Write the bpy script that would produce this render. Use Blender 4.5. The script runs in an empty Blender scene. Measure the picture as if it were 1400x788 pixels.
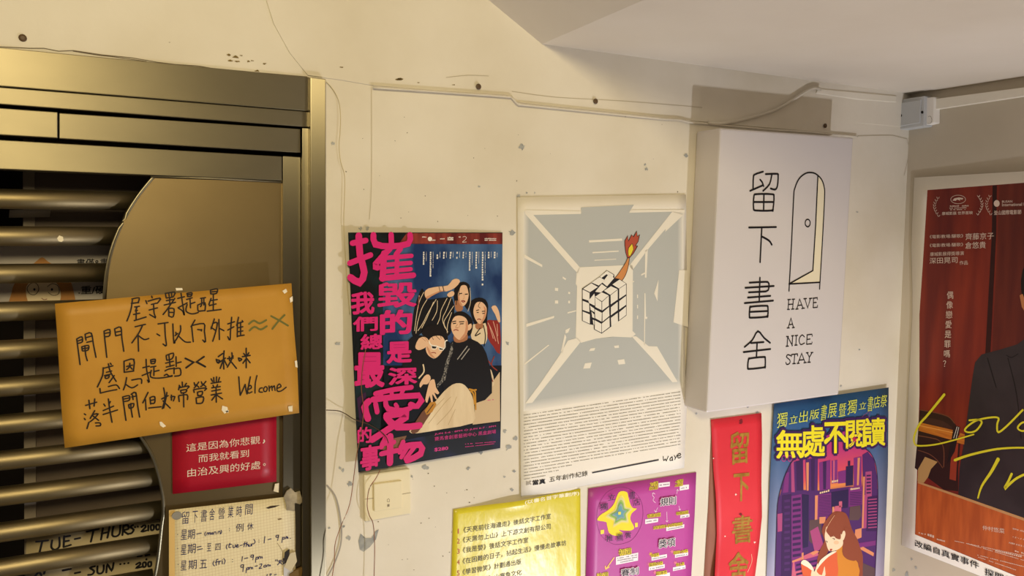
import bpy, bmesh, math, random
from mathutils import Vector, Matrix
random.seed(7)
C = bpy.context.scene.collection

# ------------------------------------------------------------------ camera, light, exposure
EYE = 2.30                       # eye height above the floor
DW = 1.34                        # distance from the eye to the plane of the long wall
FPX = 1100.6                     # focal length in pixels of the 1400 px wide frame
YAW, PITCH, ROLL = 0.49805, -0.07422, 0.0086
XR = 1.874                       # x of the wall on the right
ZS = EYE + 0.3475                # underside of the low ceiling

cy, sy, cp, sp = math.cos(YAW), math.sin(YAW), math.cos(PITCH), math.sin(PITCH)
FW = Vector((sy * cp, cy * cp, sp)); R0 = Vector((cy, -sy, 0)); U0 = R0.cross(FW)
RT = R0 * math.cos(ROLL) + U0 * math.sin(ROLL); UP = U0 * math.cos(ROLL) - R0 * math.sin(ROLL)
EYEP = Vector((0, -DW, EYE))
cam = bpy.data.objects.new('camera', bpy.data.cameras.new('camera')); C.objects.link(cam)
cam.matrix_world = Matrix(((RT.x, UP.x, -FW.x, EYEP.x), (RT.y, UP.y, -FW.y, EYEP.y), (RT.z, UP.z, -FW.z, EYEP.z), (0, 0, 0, 1)))
cam.data.sensor_width = 36; cam.data.lens = 36 * FPX / 1400; cam.data.clip_start = .02
S = bpy.context.scene; S.camera = cam
S.view_settings.view_transform = 'Standard'; S.view_settings.look = 'None'
S.view_settings.exposure = 0.06; S.view_settings.gamma = 1; S.view_settings.use_curve_mapping = False
w = bpy.data.worlds.new('room_air'); S.world = w; w.use_nodes = True
w.node_tree.nodes['Background'].inputs[0].default_value = (1.0, .83, .70, 1)
def area(name, loc, target, size, watts, col):
    l = bpy.data.lights.new(name, 'AREA'); l.shape = 'DISK'; l.size = size; l.energy = watts; l.color = col
    o = bpy.data.objects.new(name, l); C.objects.link(o); o.location = loc
    o.rotation_euler = (Vector(target) - Vector(loc)).to_track_quat('-Z', 'Y').to_euler(); return o
KB, KA, KC, KW = 13.2, 39, 5.5, .11
w.node_tree.nodes['Background'].inputs[1].default_value = KW
area('floor_spot_light', (1.43, -1.18, EYE - 1.34), (1.15, 0, EYE - .5), .06, KB, (.94, .94, 1.02))      # low lamp that throws the sign's shadow upward
area('warm_ceiling_light', (-.32, -2.3, EYE + .76), (.55, 0, EYE - .15), .55, KA, (1.0, .83, .48))         # warm lamp past the low ceiling
area('low_fill_light', (1.05, -.85, EYE - 1.75), (1.86, -.2, EYE - .75), .6, KC, (1.0, .93, .86))       # added wide low fill that brightens the film poster, no known lamp

# ------------------------------------------------------------------ helpers
def lin(c):
    c /= 255.0
    return c / 12.92 if c <= .04045 else ((c + .055) / 1.055) ** 2.4
def rgb(h):
    h = h.lstrip('#'); return (lin(int(h[0:2], 16)), lin(int(h[2:4], 16)), lin(int(h[4:6], 16)), 1)
MC = {}
def ink(h, rough=.55, coat=0.0):
    k = (h, rough, coat)
    if k not in MC:
        m = bpy.data.materials.new('ink_' + h.lstrip('#')); m.use_nodes = True
        b = m.node_tree.nodes['Principled BSDF']; b.inputs['Base Color'].default_value = rgb(h); b.inputs['Roughness'].default_value = rough
        b.inputs['Coat Weight'].default_value = coat; b.inputs['Specular IOR Level'].default_value = .3
        MC[k] = m
    return MC[k]
def nodes(m): return m.node_tree.nodes, m.node_tree.links
def noise_mat(name, c1, c2, scale=6, rough=.6, bump=.1, bscale=60, metallic=0, stretch=(1, 1, 1), lo=.35, hi=.65, bdist=.002, spec=.35, detail=6, bstretch=None):
    m = bpy.data.materials.new(name); m.use_nodes = True; N, L = nodes(m); b = N['Principled BSDF']
    g = N.new('ShaderNodeNewGeometry')
    mp = N.new('ShaderNodeMapping'); mp.inputs['Scale'].default_value = stretch; L.new(g.outputs['Position'], mp.inputs[0])
    n = N.new('ShaderNodeTexNoise'); n.inputs['Scale'].default_value = scale; n.inputs['Detail'].default_value = detail; L.new(mp.outputs[0], n.inputs['Vector'])
    r = N.new('ShaderNodeValToRGB'); r.color_ramp.elements[0].position = lo; r.color_ramp.elements[1].position = hi
    r.color_ramp.elements[0].color = rgb(c1); r.color_ramp.elements[1].color = rgb(c2); L.new(n.outputs[0], r.inputs[0]); L.new(r.outputs[0], b.inputs['Base Color'])
    mp2 = N.new('ShaderNodeMapping'); mp2.inputs['Scale'].default_value = bstretch or stretch; L.new(g.outputs['Position'], mp2.inputs[0])
    n2 = N.new('ShaderNodeTexNoise'); n2.inputs['Scale'].default_value = bscale; n2.inputs['Detail'].default_value = 4; L.new(mp2.outputs[0], n2.inputs['Vector'])
    bp = N.new('ShaderNodeBump'); bp.inputs['Strength'].default_value = bump; bp.inputs['Distance'].default_value = bdist; L.new(n2.outputs[0], bp.inputs['Height']); L.new(bp.outputs[0], b.inputs['Normal'])
    b.inputs['Roughness'].default_value = rough; b.inputs['Metallic'].default_value = metallic; b.inputs['Specular IOR Level'].default_value = spec
    return m
def ramp_mat(name, z0, z1, stops, mott=0.0, scale=12, rough=.5, coat=0, stretch=(1, 1, 1)):
    m = bpy.data.materials.new(name); m.use_nodes = True; N, L = nodes(m); b = N['Principled BSDF']
    g = N.new('ShaderNodeNewGeometry'); s = N.new('ShaderNodeSeparateXYZ'); L.new(g.outputs['Position'], s.inputs[0])
    mr = N.new('ShaderNodeMapRange'); mr.inputs[1].default_value = z0; mr.inputs[2].default_value = z1; L.new(s.outputs[2], mr.inputs[0])
    mp = N.new('ShaderNodeMapping'); mp.inputs['Scale'].default_value = stretch; L.new(g.outputs['Position'], mp.inputs[0])
    n = N.new('ShaderNodeTexNoise'); n.inputs['Scale'].default_value = scale; n.inputs['Detail'].default_value = 5; L.new(mp.outputs[0], n.inputs['Vector'])
    ma = N.new('ShaderNodeMath'); ma.operation = 'MULTIPLY_ADD'; ma.inputs[1].default_value = mott; L.new(n.outputs[0], ma.inputs[0])
    sub = N.new('ShaderNodeMath'); sub.operation = 'SUBTRACT'; sub.inputs[1].default_value = mott * .5; L.new(mr.outputs[0], sub.inputs[0]); L.new(sub.outputs[0], ma.inputs[2])
    r = N.new('ShaderNodeValToRGB'); e = r.color_ramp.elements
    while len(e) < len(stops): e.new(.5)
    for i, (p, c) in enumerate(stops): e[i].position = p; e[i].color = rgb(c)
    L.new(ma.outputs[0], r.inputs[0]); L.new(r.outputs[0], b.inputs['Base Color']); b.inputs['Roughness'].default_value = rough; b.inputs['Coat Weight'].default_value = coat
    b.inputs['Specular IOR Level'].default_value = .3
    return m

def ray(px, py): return FW + RT * ((px - 700) / FPX) - UP * ((py - 394) / FPX)
class Pl:
    """a plane of the room ('W' long wall, 'R' right wall) plus the distance d(a,b) a sheet stands off it"""
    def __init__(s, kind='W', d=0.0): s.k = kind; s.d = d if callable(d) else (lambda a, b: d)
    def hit(s, px, py, n):
        v = ray(px, py)
        if s.k == 'W': t = (DW - n) / v.y; p = EYEP + v * t; return p.x, p.z
        t = (XR - n) / v.x; p = EYEP + v * t; return -p.y, p.z
    def ab(s, px, py, e=0):
        n = e; a, b = s.hit(px, py, n)
        for i in range(4): n = s.d(a, b) + e; a, b = s.hit(px, py, n)
        return a, b
    def at(s, a, b, e=0):
        n = s.d(a, b) + e
        return Vector((a, -n, b)) if s.k == 'W' else Vector((XR - n, -a, b))
    def pt(s, px, py, e=0): a, b = s.ab(px, py, e); return s.at(a, b, e)
    def mpp(s, px, py):
        a, b = s.ab(px, py); a2, b2 = s.ab(px, py + 1); return math.hypot(a - a2, b - b2)
def lift(pts, ox=0, oy=0, sc=1.0): return [(ox + x / sc, oy + y / sc) for x, y in pts]
def P(s, ox=0, oy=0, sc=1.0):
    f = [float(v) for v in s.split()]; return [(ox + f[i] / sc, oy + f[i + 1] / sc) for i in range(0, len(f), 2)]
def smooth(pts, n=4):
    if len(pts) < 3: return pts
    closed = abs(pts[0][0] - pts[-1][0]) + abs(pts[0][1] - pts[-1][1]) < 1e-6
    out = []
    for i in range(len(pts) - 1):
        p0 = pts[i - 1] if i else (pts[-2] if closed else pts[0]); p1 = pts[i]; p2 = pts[i + 1]
        p3 = pts[i + 2] if i + 2 < len(pts) else (pts[1] if closed else pts[-1])
        for k in range(n):
            t = k / n
            out.append(tuple(.5 * (2 * p1[j] + (p2[j] - p0[j]) * t + (2 * p0[j] - 5 * p1[j] + 4 * p2[j] - p3[j]) * t * t + (3 * p1[j] - p0[j] - 3 * p2[j] + p3[j]) * t ** 3) for j in (0, 1)))
    out.append(pts[-1]); return out
E1 = .0003
GC = {}
def glyphs(body, bold=0.0, res=2):
    k = (body, bold, res)
    if k not in GC:
        c = bpy.data.curves.new('t', 'FONT'); c.body = body; c.size = 1; c.resolution_u = res; c.offset = bold
        o = bpy.data.objects.new('t', c); C.objects.link(o)
        dg = bpy.context.evaluated_depsgraph_get(); dg.update()
        m = bpy.data.meshes.new_from_object(o.evaluated_get(dg))
        GC[k] = ([(v.co.x, v.co.y) for v in m.vertices], [tuple(p.vertices) for p in m.polygons])
        bpy.data.objects.remove(o); bpy.data.curves.remove(c); bpy.data.meshes.remove(m)
    return GC[k]
class MB:
    def __init__(s): s.v = []; s.f = []; s.m = []; s.mats = []; s.sm = []; s.n = 0
    def st(s): s.n += 1; return 2e-6 * (s.n % 40)
    def mi(s, m):
        if m not in s.mats: s.mats.append(m)
        return s.mats.index(m)
    def add(s, vs, fs, m, smooth_=False):
        o = len(s.v); s.v += [Vector(v) for v in vs]; i = s.mi(m)
        for f in fs: s.f.append(tuple(o + k for k in f)); s.m.append(i); s.sm.append(smooth_)
    def poly(s, pl, pts, m, e=E1, sm=0):
        if sm: pts = smooth(list(pts) + [pts[0]], sm)[:-1]
        s.add([pl.pt(x, y, e) for x, y in pts], [tuple(range(len(pts)))], m)
    def polyab(s, pl, ab, m, e=E1): s.add([pl.at(a, b, e) for a, b in ab], [tuple(range(len(ab)))], m)
    def stroke(s, pl, pts, wpx, m, e=E1, sm=4, taper=None, caps=True):
        k = pl.mpp(*pts[len(pts) // 2]); w_ = wpx * k / 2
        q = smooth(pts, sm) if sm else pts
        q = [pl.ab(x, y, e) for x, y in q]
        q = [q[0]] + [q[i] for i in range(1, len(q)) if math.hypot(q[i][0] - q[i - 1][0], q[i][1] - q[i - 1][1]) > 1e-6]
        if len(q) < 2: return
        e += s.st()
        L_, R_ = [], []
        for i, p in enumerate(q):
            a = q[max(0, i - 1)]; b = q[min(len(q) - 1, i + 1)]
            dx, dy = b[0] - a[0], b[1] - a[1]; l = math.hypot(dx, dy) or 1; nx, ny = -dy / l, dx / l
            sc = 1.0
            if 0 < i < len(q) - 1:
                d1 = (p[0] - a[0], p[1] - a[1]); l1 = math.hypot(*d1) or 1
                cosv = abs((-d1[1] / l1) * nx + (d1[0] / l1) * ny); sc = 1 / max(.6, cosv)
            ww = w_ * sc
            if taper: ww *= taper[0] + (taper[1] - taper[0]) * i / (len(q) - 1)
            L_.append((p[0] + nx * ww, p[1] + ny * ww)); R_.append((p[0] - nx * ww, p[1] - ny * ww))
        vs = [pl.at(a, b, e) for a, b in L_] + [pl.at(a, b, e) for a, b in R_]; n = len(q)
        s.add(vs, [(i, i + 1, n + i + 1, n + i) for i in range(n - 1)], m)
        if caps:
            for ci, tp in ((0, 0), (-1, 1)):
                r = w_ * (taper[tp] if taper else 1); e += 1.5e-6
                s.polyab(pl, [(q[ci][0] + r * math.cos(t * math.pi / 4), q[ci][1] + r * math.sin(t * math.pi / 4)) for t in range(8)], m, e)
    def strokes(s, pl, txt, ox, oy, sc, wpx, m, e=E1, sm=3):
        for t in txt.split('/'):
            if t.strip(): s.stroke(pl, P(t, ox, oy, sc), wpx, m, e, sm)
    def text(s, pl, body, bl, br, tl, m, e=E1, bold=0.0, res=2, em=False):
        vs, fs = glyphs(body, min(bold, 0), res)
        if not vs: return
        nb = 0 if bold <= 0 else (8 if bold >= .03 else 4)
        sh = [(0, 0)] + [(bold * math.cos(2 * math.pi * (i + .5) / nb), bold * math.sin(2 * math.pi * (i + .5) / nb)) for i in range(nb)]
        if em: x0, x1, y0, y1 = 0, len(body), -.12, .88
        else:
            x0 = min(v[0] for v in vs); x1 = max(v[0] for v in vs); y0 = min(v[1] for v in vs); y1 = max(v[1] for v in vs)
        A = pl.ab(*bl, e); B = pl.ab(*br, e); T = pl.ab(*tl, e)
        kx, ky = (x1 - x0 + 2 * max(bold, 0)) if not em else x1 - x0, (y1 - y0 + 2 * max(bold, 0)) if not em else y1 - y0
        b0 = 0 if em else max(bold, 0)
        for dx, dy in sh:
            out = []; ee = e + s.st()
            for x, y in vs:
                u = (x + dx - x0 + b0) / kx; t = (y + dy - y0 + b0) / ky
                out.append(pl.at(A[0] + u * (B[0] - A[0]) + t * (T[0] - A[0]), A[1] + u * (B[1] - A[1]) + t * (T[1] - A[1]), ee))
            s.add(out, fs, m)
    def box(s, pl, body, x0, y0, x1, y1, m, e=E1, bold=0.0, slope=0.0, res=2, em=False, lean=0.0):
        """text in the pixel box x0,y0 - x1,y1 (y1 is the left bottom), baseline rising by slope"""
        s.text(pl, body, (x0, y1), (x1, y1 + slope * (x1 - x0)), (x0 + lean, y0), m, e, bold, res, em)
    def column(s, pl, chars, x0, y0, x1, y1, wpx, m, e=E1, bold=0.0, hfrac=.86, slope=0.0):
        n = len(chars)
        for i, ch in enumerate(chars):
            t0 = i / n; h = (y1 - y0) / n; cx = x0 + (x1 - x0) * (i + .5) / n; ty = y0 + h * i + h * (1 - hfrac) / 2
            s.text(pl, ch, (cx - wpx / 2, ty + h * hfrac - slope * wpx / 2), (cx + wpx / 2, ty + h * hfrac + slope * wpx / 2), (cx - wpx / 2, ty - slope * wpx / 2), m, e, bold, 2, True)
    def marks(s, pl, bl, br, hpx, n, m, e=E1, rnd=random, gap=.12, vertical=False):
        A = pl.ab(*bl, e); B = pl.ab(*br, e); k = pl.mpp(*bl) * hpx
        for i in range(n):
            if rnd.random() < gap: continue
            t0 = (i + .12) / n; t1 = (i + .85) / n; h = k * (.8 + .4 * rnd.random())
            p = (A[0] + (B[0] - A[0]) * t0, A[1] + (B[1] - A[1]) * t0); q = (A[0] + (B[0] - A[0]) * t1, A[1] + (B[1] - A[1]) * t1)
            if vertical: s.polyab(pl, [p, q, (q[0] + h, q[1]), (p[0] + h, p[1])], m, e)
            else: s.polyab(pl, [p, q, (q[0], q[1] + h), (p[0], p[1] + h)], m, e)
    def ellipse(s, pl, cx, cy, rx, ry, m, e=E1, n=24, rot=0):
        c, si = math.cos(rot), math.sin(rot)
        s.poly(pl, [(cx + rx * math.cos(t) * c - ry * math.sin(t) * si, cy + rx * math.cos(t) * si + ry * math.sin(t) * c) for t in [2 * math.pi * i / n for i in range(n)]], m, e)
    def slab(s, pl, pts, m, e0, e1):
        """prism standing on plane pl from offset e0 to e1; outline traced at e1"""
        ab = [pl.ab(x, y, e1) for x, y in pts]; n = len(ab)
        s.slabab(pl, ab, m, e0, e1)
    def slabab(s, pl, ab, m, e0, e1):
        n = len(ab)
        vs = [pl.at(a, b, e1) for a, b in ab] + [pl.at(a, b, e0) for a, b in ab]
        s.add(vs, [tuple(range(n)), tuple(range(2 * n - 1, n - 1, -1))] + [(i, n + i, n + (i + 1) % n, (i + 1) % n) for i in range(n)], m)
    def tube(s, pts, r, m, n=8):
        vs, fs = [], []; pts = [Vector(p) for p in pts]
        for i, p in enumerate(pts):
            t = (pts[min(i + 1, len(pts) - 1)] - pts[max(i - 1, 0)]).normalized()
            a = t.cross(Vector((0, 0, 1)) if abs(t.z) < .9 else Vector((1, 0, 0))).normalized(); b = t.cross(a)
            for k in range(n):
                g = 2 * math.pi * k / n; vs.append(p + a * (r * math.cos(g)) + b * (r * math.sin(g)))
        for i in range(len(pts) - 1):
            for k in range(n): fs.append((i * n + k, i * n + (k + 1) % n, (i + 1) * n + (k + 1) % n, (i + 1) * n + k))
        fs += [tuple(range(n))[::-1], tuple((len(pts) - 1) * n + k for k in range(n))]
        s.add(vs, fs, m, True)
    def sheet(s, pl, left, right, m, nu=14, nv=14, th=.0004, mback=None):
        """paper between two edge polylines (pixels, top to bottom)"""
        def along(q, t):
            ls = [math.dist(q[i], q[i + 1]) for i in range(len(q) - 1)]; T = sum(ls) * t; i = 0
            while i < len(ls) - 1 and T > ls[i]: T -= ls[i]; i += 1
            k = T / ls[i]; return (q[i][0] + (q[i + 1][0] - q[i][0]) * k, q[i][1] + (q[i + 1][1] - q[i][1]) * k)
        fr, bk = [], []
        for j in range(nv + 1):
            A = pl.ab(*along(left, j / nv)); B = pl.ab(*along(right, j / nv))
            for i in range(nu + 1):
                u = i / nu; a, b = A[0] + (B[0] - A[0]) * u, A[1] + (B[1] - A[1]) * u
                fr.append(pl.at(a, b)); bk.append(pl.at(a, b, -th))
        W_ = nu + 1; o = len(fr); fs = []
        for j in range(nv):
            for i in range(nu):
                q = (j * W_ + i, (j + 1) * W_ + i, (j + 1) * W_ + i + 1, j * W_ + i + 1); fs.append(q); fs.append(tuple(o + k for k in q[::-1]))
        rim = [i for i in range(W_)] + [j * W_ + nu for j in range(1, nv + 1)] + [nv * W_ + i for i in range(nu - 1, -1, -1)] + [j * W_ for j in range(nv - 1, 0, -1)]
        for i in range(len(rim)): a, b = rim[i], rim[(i + 1) % len(rim)]; fs.append((a, b, o + b, o + a))
        s.add(fr + bk, fs, m, True)
def wloc(o):
    v = Vector((0, 0, 0))
    while o: v += o.location; o = o.parent
    return v
import numpy as np
PRINTS = ('lettering', 'caption', 'heading', 'title', 'small_print', 'marks', 'handwriting', 'characters', 'arrows', 'flecks', 'cloth', 'tagline', 'room_print', 'emblem', 'drawing', 'cartoon')
def pieces(mb):
    """far-apart clusters of a printed mesh, so each line or caption becomes a part of its own"""
    nv = len(mb.v); par = list(range(nv))
    def find(a):
        while par[a] != a: par[a] = par[par[a]]; a = par[a]
        return a
    for f in mb.f:
        r = find(f[0])
        for k in f[1:]: par[find(k)] = r
    root = [find(i) for i in range(nv)]; ids = {}
    for r in root: ids.setdefault(r, len(ids))
    isl = np.array([ids[r] for r in root]); k = len(ids); P_ = np.array([tuple(v) for v in mb.v])
    if k > 4500: return [mb]
    lo = np.full((k, 3), np.inf); hi = np.full((k, 3), -np.inf); np.minimum.at(lo, isl, P_); np.maximum.at(hi, isl, P_)
    size = (hi - lo).max(axis=1); comp = list(range(k))
    def fc(a):
        while comp[a] != a: comp[a] = comp[comp[a]]; a = comp[a]
        return a
    for i in range(k):
        gap = np.maximum(0, np.maximum(lo[i + 1:] - hi[i], lo[i] - hi[i + 1:]))
        near = np.nonzero(np.sqrt((gap ** 2).sum(axis=1)) <= np.maximum(.02, .5 * np.maximum(size[i], size[i + 1:])) * .98)[0]
        for j in near: comp[fc(i + 1 + j)] = fc(i)
    groups = {}
    for fi, f in enumerate(mb.f): groups.setdefault(fc(isl[f[0]]), []).append(fi)
    if len(groups) == 1: return [mb]
    out = []
    for g in groups.values():
        n = MB(); mp = {}
        for fi in g:
            ff = []
            for q in mb.f[fi]:
                if q not in mp: mp[q] = len(n.v); n.v.append(mb.v[q])
                ff.append(mp[q])
            n.f.append(tuple(ff)); n.m.append(n.mi(mb.mats[mb.m[fi]])); n.sm.append(mb.sm[fi])
        out.append(n)
    return out
def obj(name, mb, parent=None, loc=None, label=None, bevel=0):
    if parent and any(k in name for k in PRINTS):
        ps = pieces(mb)
        if len(ps) > 1: return [obj1(name, p, parent, loc, label, bevel) for p in ps][0]
    return obj1(name, mb, parent, loc, label, bevel)
def obj1(name, mb, parent=None, loc=None, label=None, bevel=0):
    base = Vector((0, 0, 0))
    if parent: base = wloc(parent)
    elif loc: base = Vector(loc)
    elif mb.v:
        xs = [v.x for v in mb.v]; ys = [v.y for v in mb.v]; zs = [v.z for v in mb.v]; base = Vector(((min(xs) + max(xs)) / 2, max(ys), min(zs)))
    me = bpy.data.meshes.new(name); me.from_pydata([v - base for v in mb.v], [], mb.f)
    for m in mb.mats: me.materials.append(m)
    me.polygons.foreach_set('material_index', mb.m); me.polygons.foreach_set('use_smooth', mb.sm)
    bm = bmesh.new(); bm.from_mesh(me)
    big = [f for f in bm.faces if len(f.verts) > 4]
    if big: bmesh.ops.triangulate(bm, faces=big, ngon_method='EAR_CLIP')
    bm.to_mesh(me); bm.free(); me.update()
    o = bpy.data.objects.new(name, me); C.objects.link(o)
    if parent: o.parent = parent
    else: o.location = base
    if label: o['label'] = label
    if bevel:
        b = o.modifiers.new('bevel', 'BEVEL'); b.width = bevel; b.segments = 2; b.limit_method = 'ANGLE'; b.angle_limit = .7
    return o
def thing(name, loc, label, cat, group=None):
    o = bpy.data.objects.new(name, None); C.objects.link(o); o.location = loc; o.empty_display_size = .05
    o['label'] = label; o['category'] = cat
    if group: o['group'] = group
    return o
def tag(o, label, cat, group=None):
    o['label'] = label; o['category'] = cat
    if group: o['group'] = group
    return o
def struct(o): o['kind'] = 'structure'; return o
W = Pl('W', 0); RW = Pl('R', 0)
def blob(cx, cy, r, n=9, rnd=random, asp=1.0):
    return [(cx + r * asp * (.3 + .85 * rnd.random()) * math.cos(2 * math.pi * i / n), cy + r * (.3 + .85 * rnd.random()) * math.sin(2 * math.pi * i / n)) for i in range(n)]

# ------------------------------------------------------------------ materials
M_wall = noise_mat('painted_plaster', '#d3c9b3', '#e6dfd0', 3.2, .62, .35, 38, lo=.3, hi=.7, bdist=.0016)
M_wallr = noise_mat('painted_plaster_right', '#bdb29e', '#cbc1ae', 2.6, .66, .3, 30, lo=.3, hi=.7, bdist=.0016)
M_ceil = noise_mat('ceiling_plaster', '#d2c8b8', '#dfd7ca', 2.0, .7, .3, 22, lo=.3, hi=.7, bdist=.003)
M_steel = noise_mat('brushed_steel', '#7d7560', '#928970', 5, .45, .06, 220, 1.0, lo=.3, hi=.7, bdist=.0004, stretch=(.5, 1, 1.0), bstretch=(.06, 1, 2.2))
M_steelv = noise_mat('brushed_steel_upright', '#8a836c', '#a0967c', 5, .36, .04, 220, 1.0, lo=.3, hi=.7, bdist=.0004, stretch=(1, 1, .5), bstretch=(2.2, 1, .06))
def brushed(m, t, a=.88):
    N, L = nodes(m); b = N['Principled BSDF']; c = N.new('ShaderNodeCombineXYZ')
    for i in range(3): c.inputs[i].default_value = t[i]
    b.inputs['Anisotropic'].default_value = a; L.new(c.outputs[0], b.inputs['Tangent'])
brushed(M_steel, (0, 0, 1), .7); brushed(M_steelv, (1, 0, 0))
M_plate = noise_mat('satin_steel_plate', '#78684a', '#8a7856', 4, .42, .03, 160, 1.0, lo=.3, hi=.7, bdist=.0004)
M_bar = noise_mat('steel_bar', '#8a7c5c', '#9e9070', 8, .5, .04, 200, 1.0, lo=.3, hi=.7, bdist=.0004, bstretch=(.06, 1, 2))
M_dark = ink('#0c0a08', .9); M_black = ink('#17151a', .6); M_white = ink('#f2ede4', .5)
M_acryl = noise_mat('white_acrylic', '#d0cac9', '#d6d0cf', 2, .3, .02, 40, spec=.45)
M_paper = noise_mat('white_paper', '#ece5d8', '#f1ebdf', 5, .55, .12, 12, bdist=.002)
M_chip = noise_mat('bare_plaster', '#8f9291', '#b0afa9', 60, .9, .3, 200)

# ------------------------------------------------------------------ room shell
mb = MB(); zt = W.pt(424, 106)[2] - .004; xj = W.pt(445, 400)[0] - .012
zk = EYE + 1.1
mb.slabab(W, [(-1.3, zt), (xj, zt), (xj, 0), (XR, 0), (XR, zk), (-1.3, zk)], M_wall, -.12, 0)
wall = struct(obj('wall_back', mb))
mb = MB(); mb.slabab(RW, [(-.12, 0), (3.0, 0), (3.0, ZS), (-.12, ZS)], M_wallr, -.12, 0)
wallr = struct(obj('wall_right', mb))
mb = MB(); mb.add([(-2.2, -3.2, 0), (XR, -3.2, 0), (XR, .9, 0), (-2.2, .9, 0), (-2.2, -3.2, -.1), (XR, -3.2, -.1), (XR, .9, -.1), (-2.2, .9, -.1)],
       [(0, 1, 2, 3), (7, 6, 5, 4), (0, 4, 5, 1), (1, 5, 6, 2), (2, 6, 7, 3), (3, 7, 4, 0)], noise_mat('floor_tile', '#6d655b', '#7d746a', 4, .6, .1, 40))
struct(obj('floor', mb))
# low ceiling with a slanted left flank
c0 = W.pt(740, 62); sl = W.pt(665, 0) - c0; sl = sl * (.55 / sl.z)
v = ray(880, 0); t = (ZS - EYE) / v.z; e0 = EYEP + v * t; ed = (e0 - Vector((c0.x, 0, ZS))); ed = ed * (3.0 / abs(ed.y))
a0 = Vector((c0.x, 0, ZS)); a1 = a0 + ed
mb = MB(); mb.add([a0, a1, (XR + .12, a1.y, ZS), (XR + .12, 0, ZS), a0 + sl, a1 + sl, Vector((XR + .12, a1.y, ZS + .55)), (XR + .12, 0, ZS + .55)],
       [(0, 1, 2, 3), (0, 4, 5, 1), (4, 7, 6, 5), (1, 5, 6, 2), (2, 6, 7, 3), (3, 7, 4, 0)], M_ceil)
struct(obj('ceiling', mb))
# proud band of plaster above the cable ledge; slanted left end shaped after a shadow edge
mb = MB(); mb.slab(W, P('352 -40 374 32 396 72 421 103 470 110 510 117 600 124 692 130 698 132 708 140 722 142 830 153 945 165 1040 174 1133 182 1172 186 1173 176 1172 168 1240 174 1240 60 900 -40'), M_wall, 0, .0024)
struct(obj('trim_1', mb, bevel=.0018))
# chips and stains of the wall surface (one mesh: pattern of the wall)
rn = random.Random(3)
mb = MB()
for x, y, r in ((714, 201, 6), (938, 212, 4), (884, 231, 3), (882, 225, 2.5), (700, 318, 6), (455, 196, 4), (462, 470, 5), (505, 640, 4), (582, 640, 6), (657, 618, 5), (695, 612, 7), (690, 590, 4), (640, 640, 4), (709, 268, 4), (705, 600, 5), (469, 643, 4), (465, 640, 3), (478, 662, 6), (470, 720, 3), (476, 736, 5), (450, 722, 3), (703, 645, 3), (700, 670, 4), (690, 652, 2.5), (1175, 478, 2), (1150, 528, 3), (1062, 590, 0.1), (1035, 564, 3), (1022, 557, 2), (952, 566, 2), (720, 264, 2), (731, 264, 2), (1172, 290, 2), (655, 255, 2), (470, 205, 0.1), (694, 470, 4), (563, 652, 3), (493, 313, 4), (502, 312, 4)):
    if r > .5: mb.poly(W, blob(x, y, r * .85, 12, rn, 1.0), M_chip, 0.0028 if y < 60 else .0007)
mb.poly(W, P('490 740 493 730 500 736 508 736 514 726 518 724 514 738 506 748 497 755 492 752'), M_chip, .0007)
mo = noise_mat('ochre_flake', '#8a7440', '#5c4a2a', 60, .9)
for x, y, r in ((313, 75, 3), (322, 78, 4), (330, 76, 2), (340, 84, 3), (345, 83, 2), (362, 87, 2.5), (315, 83, 3), (325, 84, 3), (545, 109, 3), (548, 108, 3.5), (572, 113, 1.5), (620, 116, 2), (467, 92, 2), (232, 58, 1.2), (352, 97, 3)):
    mb.poly(W, [(x + (px - x) * 1.5, y + (py - y) * .55) for px, py in blob(x, y, r, 8, rn)], mo, 0.0028 if x > 392 else .0007)
for x, y in [(rn.uniform(455, 935), rn.uniform(150, 320)) for i in range(26)] + [(rn.uniform(495, 700), rn.uniform(640, 780)) for i in range(30)]:
    mb.poly(W, blob(x, y, rn.uniform(.5, 1.2), 6, rn), ink('#6b5f4c', .9), .0007)
ml = ink('#6e6250', .9); mt = ink('#b9ad95', .9)
for q in ('0 64 40 66 60 66 80 70 100 69 140 75 180 79 215 85 240 88 270 90 300 95 330 97 350 99 420 105', '100 70 138 76 150 77 200 84'):
    mb.stroke(W, P(q), .9, ml, .0007, 0)
for q in ('508 118 508 250 505 300', '447 664 458 678 464 700 467 730 464 752 455 775 448 788', '1173 186 1240 190 1236 240', '700 125 760 133 850 138 960 147', '610 106 640 103 668 104'):
    mb.stroke(W, P(q), .8 if '664' not in q else 2.2, mt if '664' not in q else ink('#a19a90', .9), .0008 if '610' not in q and '700' not in q else 0.0028, 3)
obj('chipped_paint', mb, wall)
mb = MB()
for x, y, r in ((1246, 765, 2), (1252, 776, 3), (1240, 785, 4), (1222, 780, 3)): mb.poly(RW, blob(x, y, r, 8, rn), M_chip, .0007)
obj('chipped_paint', mb, wallr)

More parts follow.
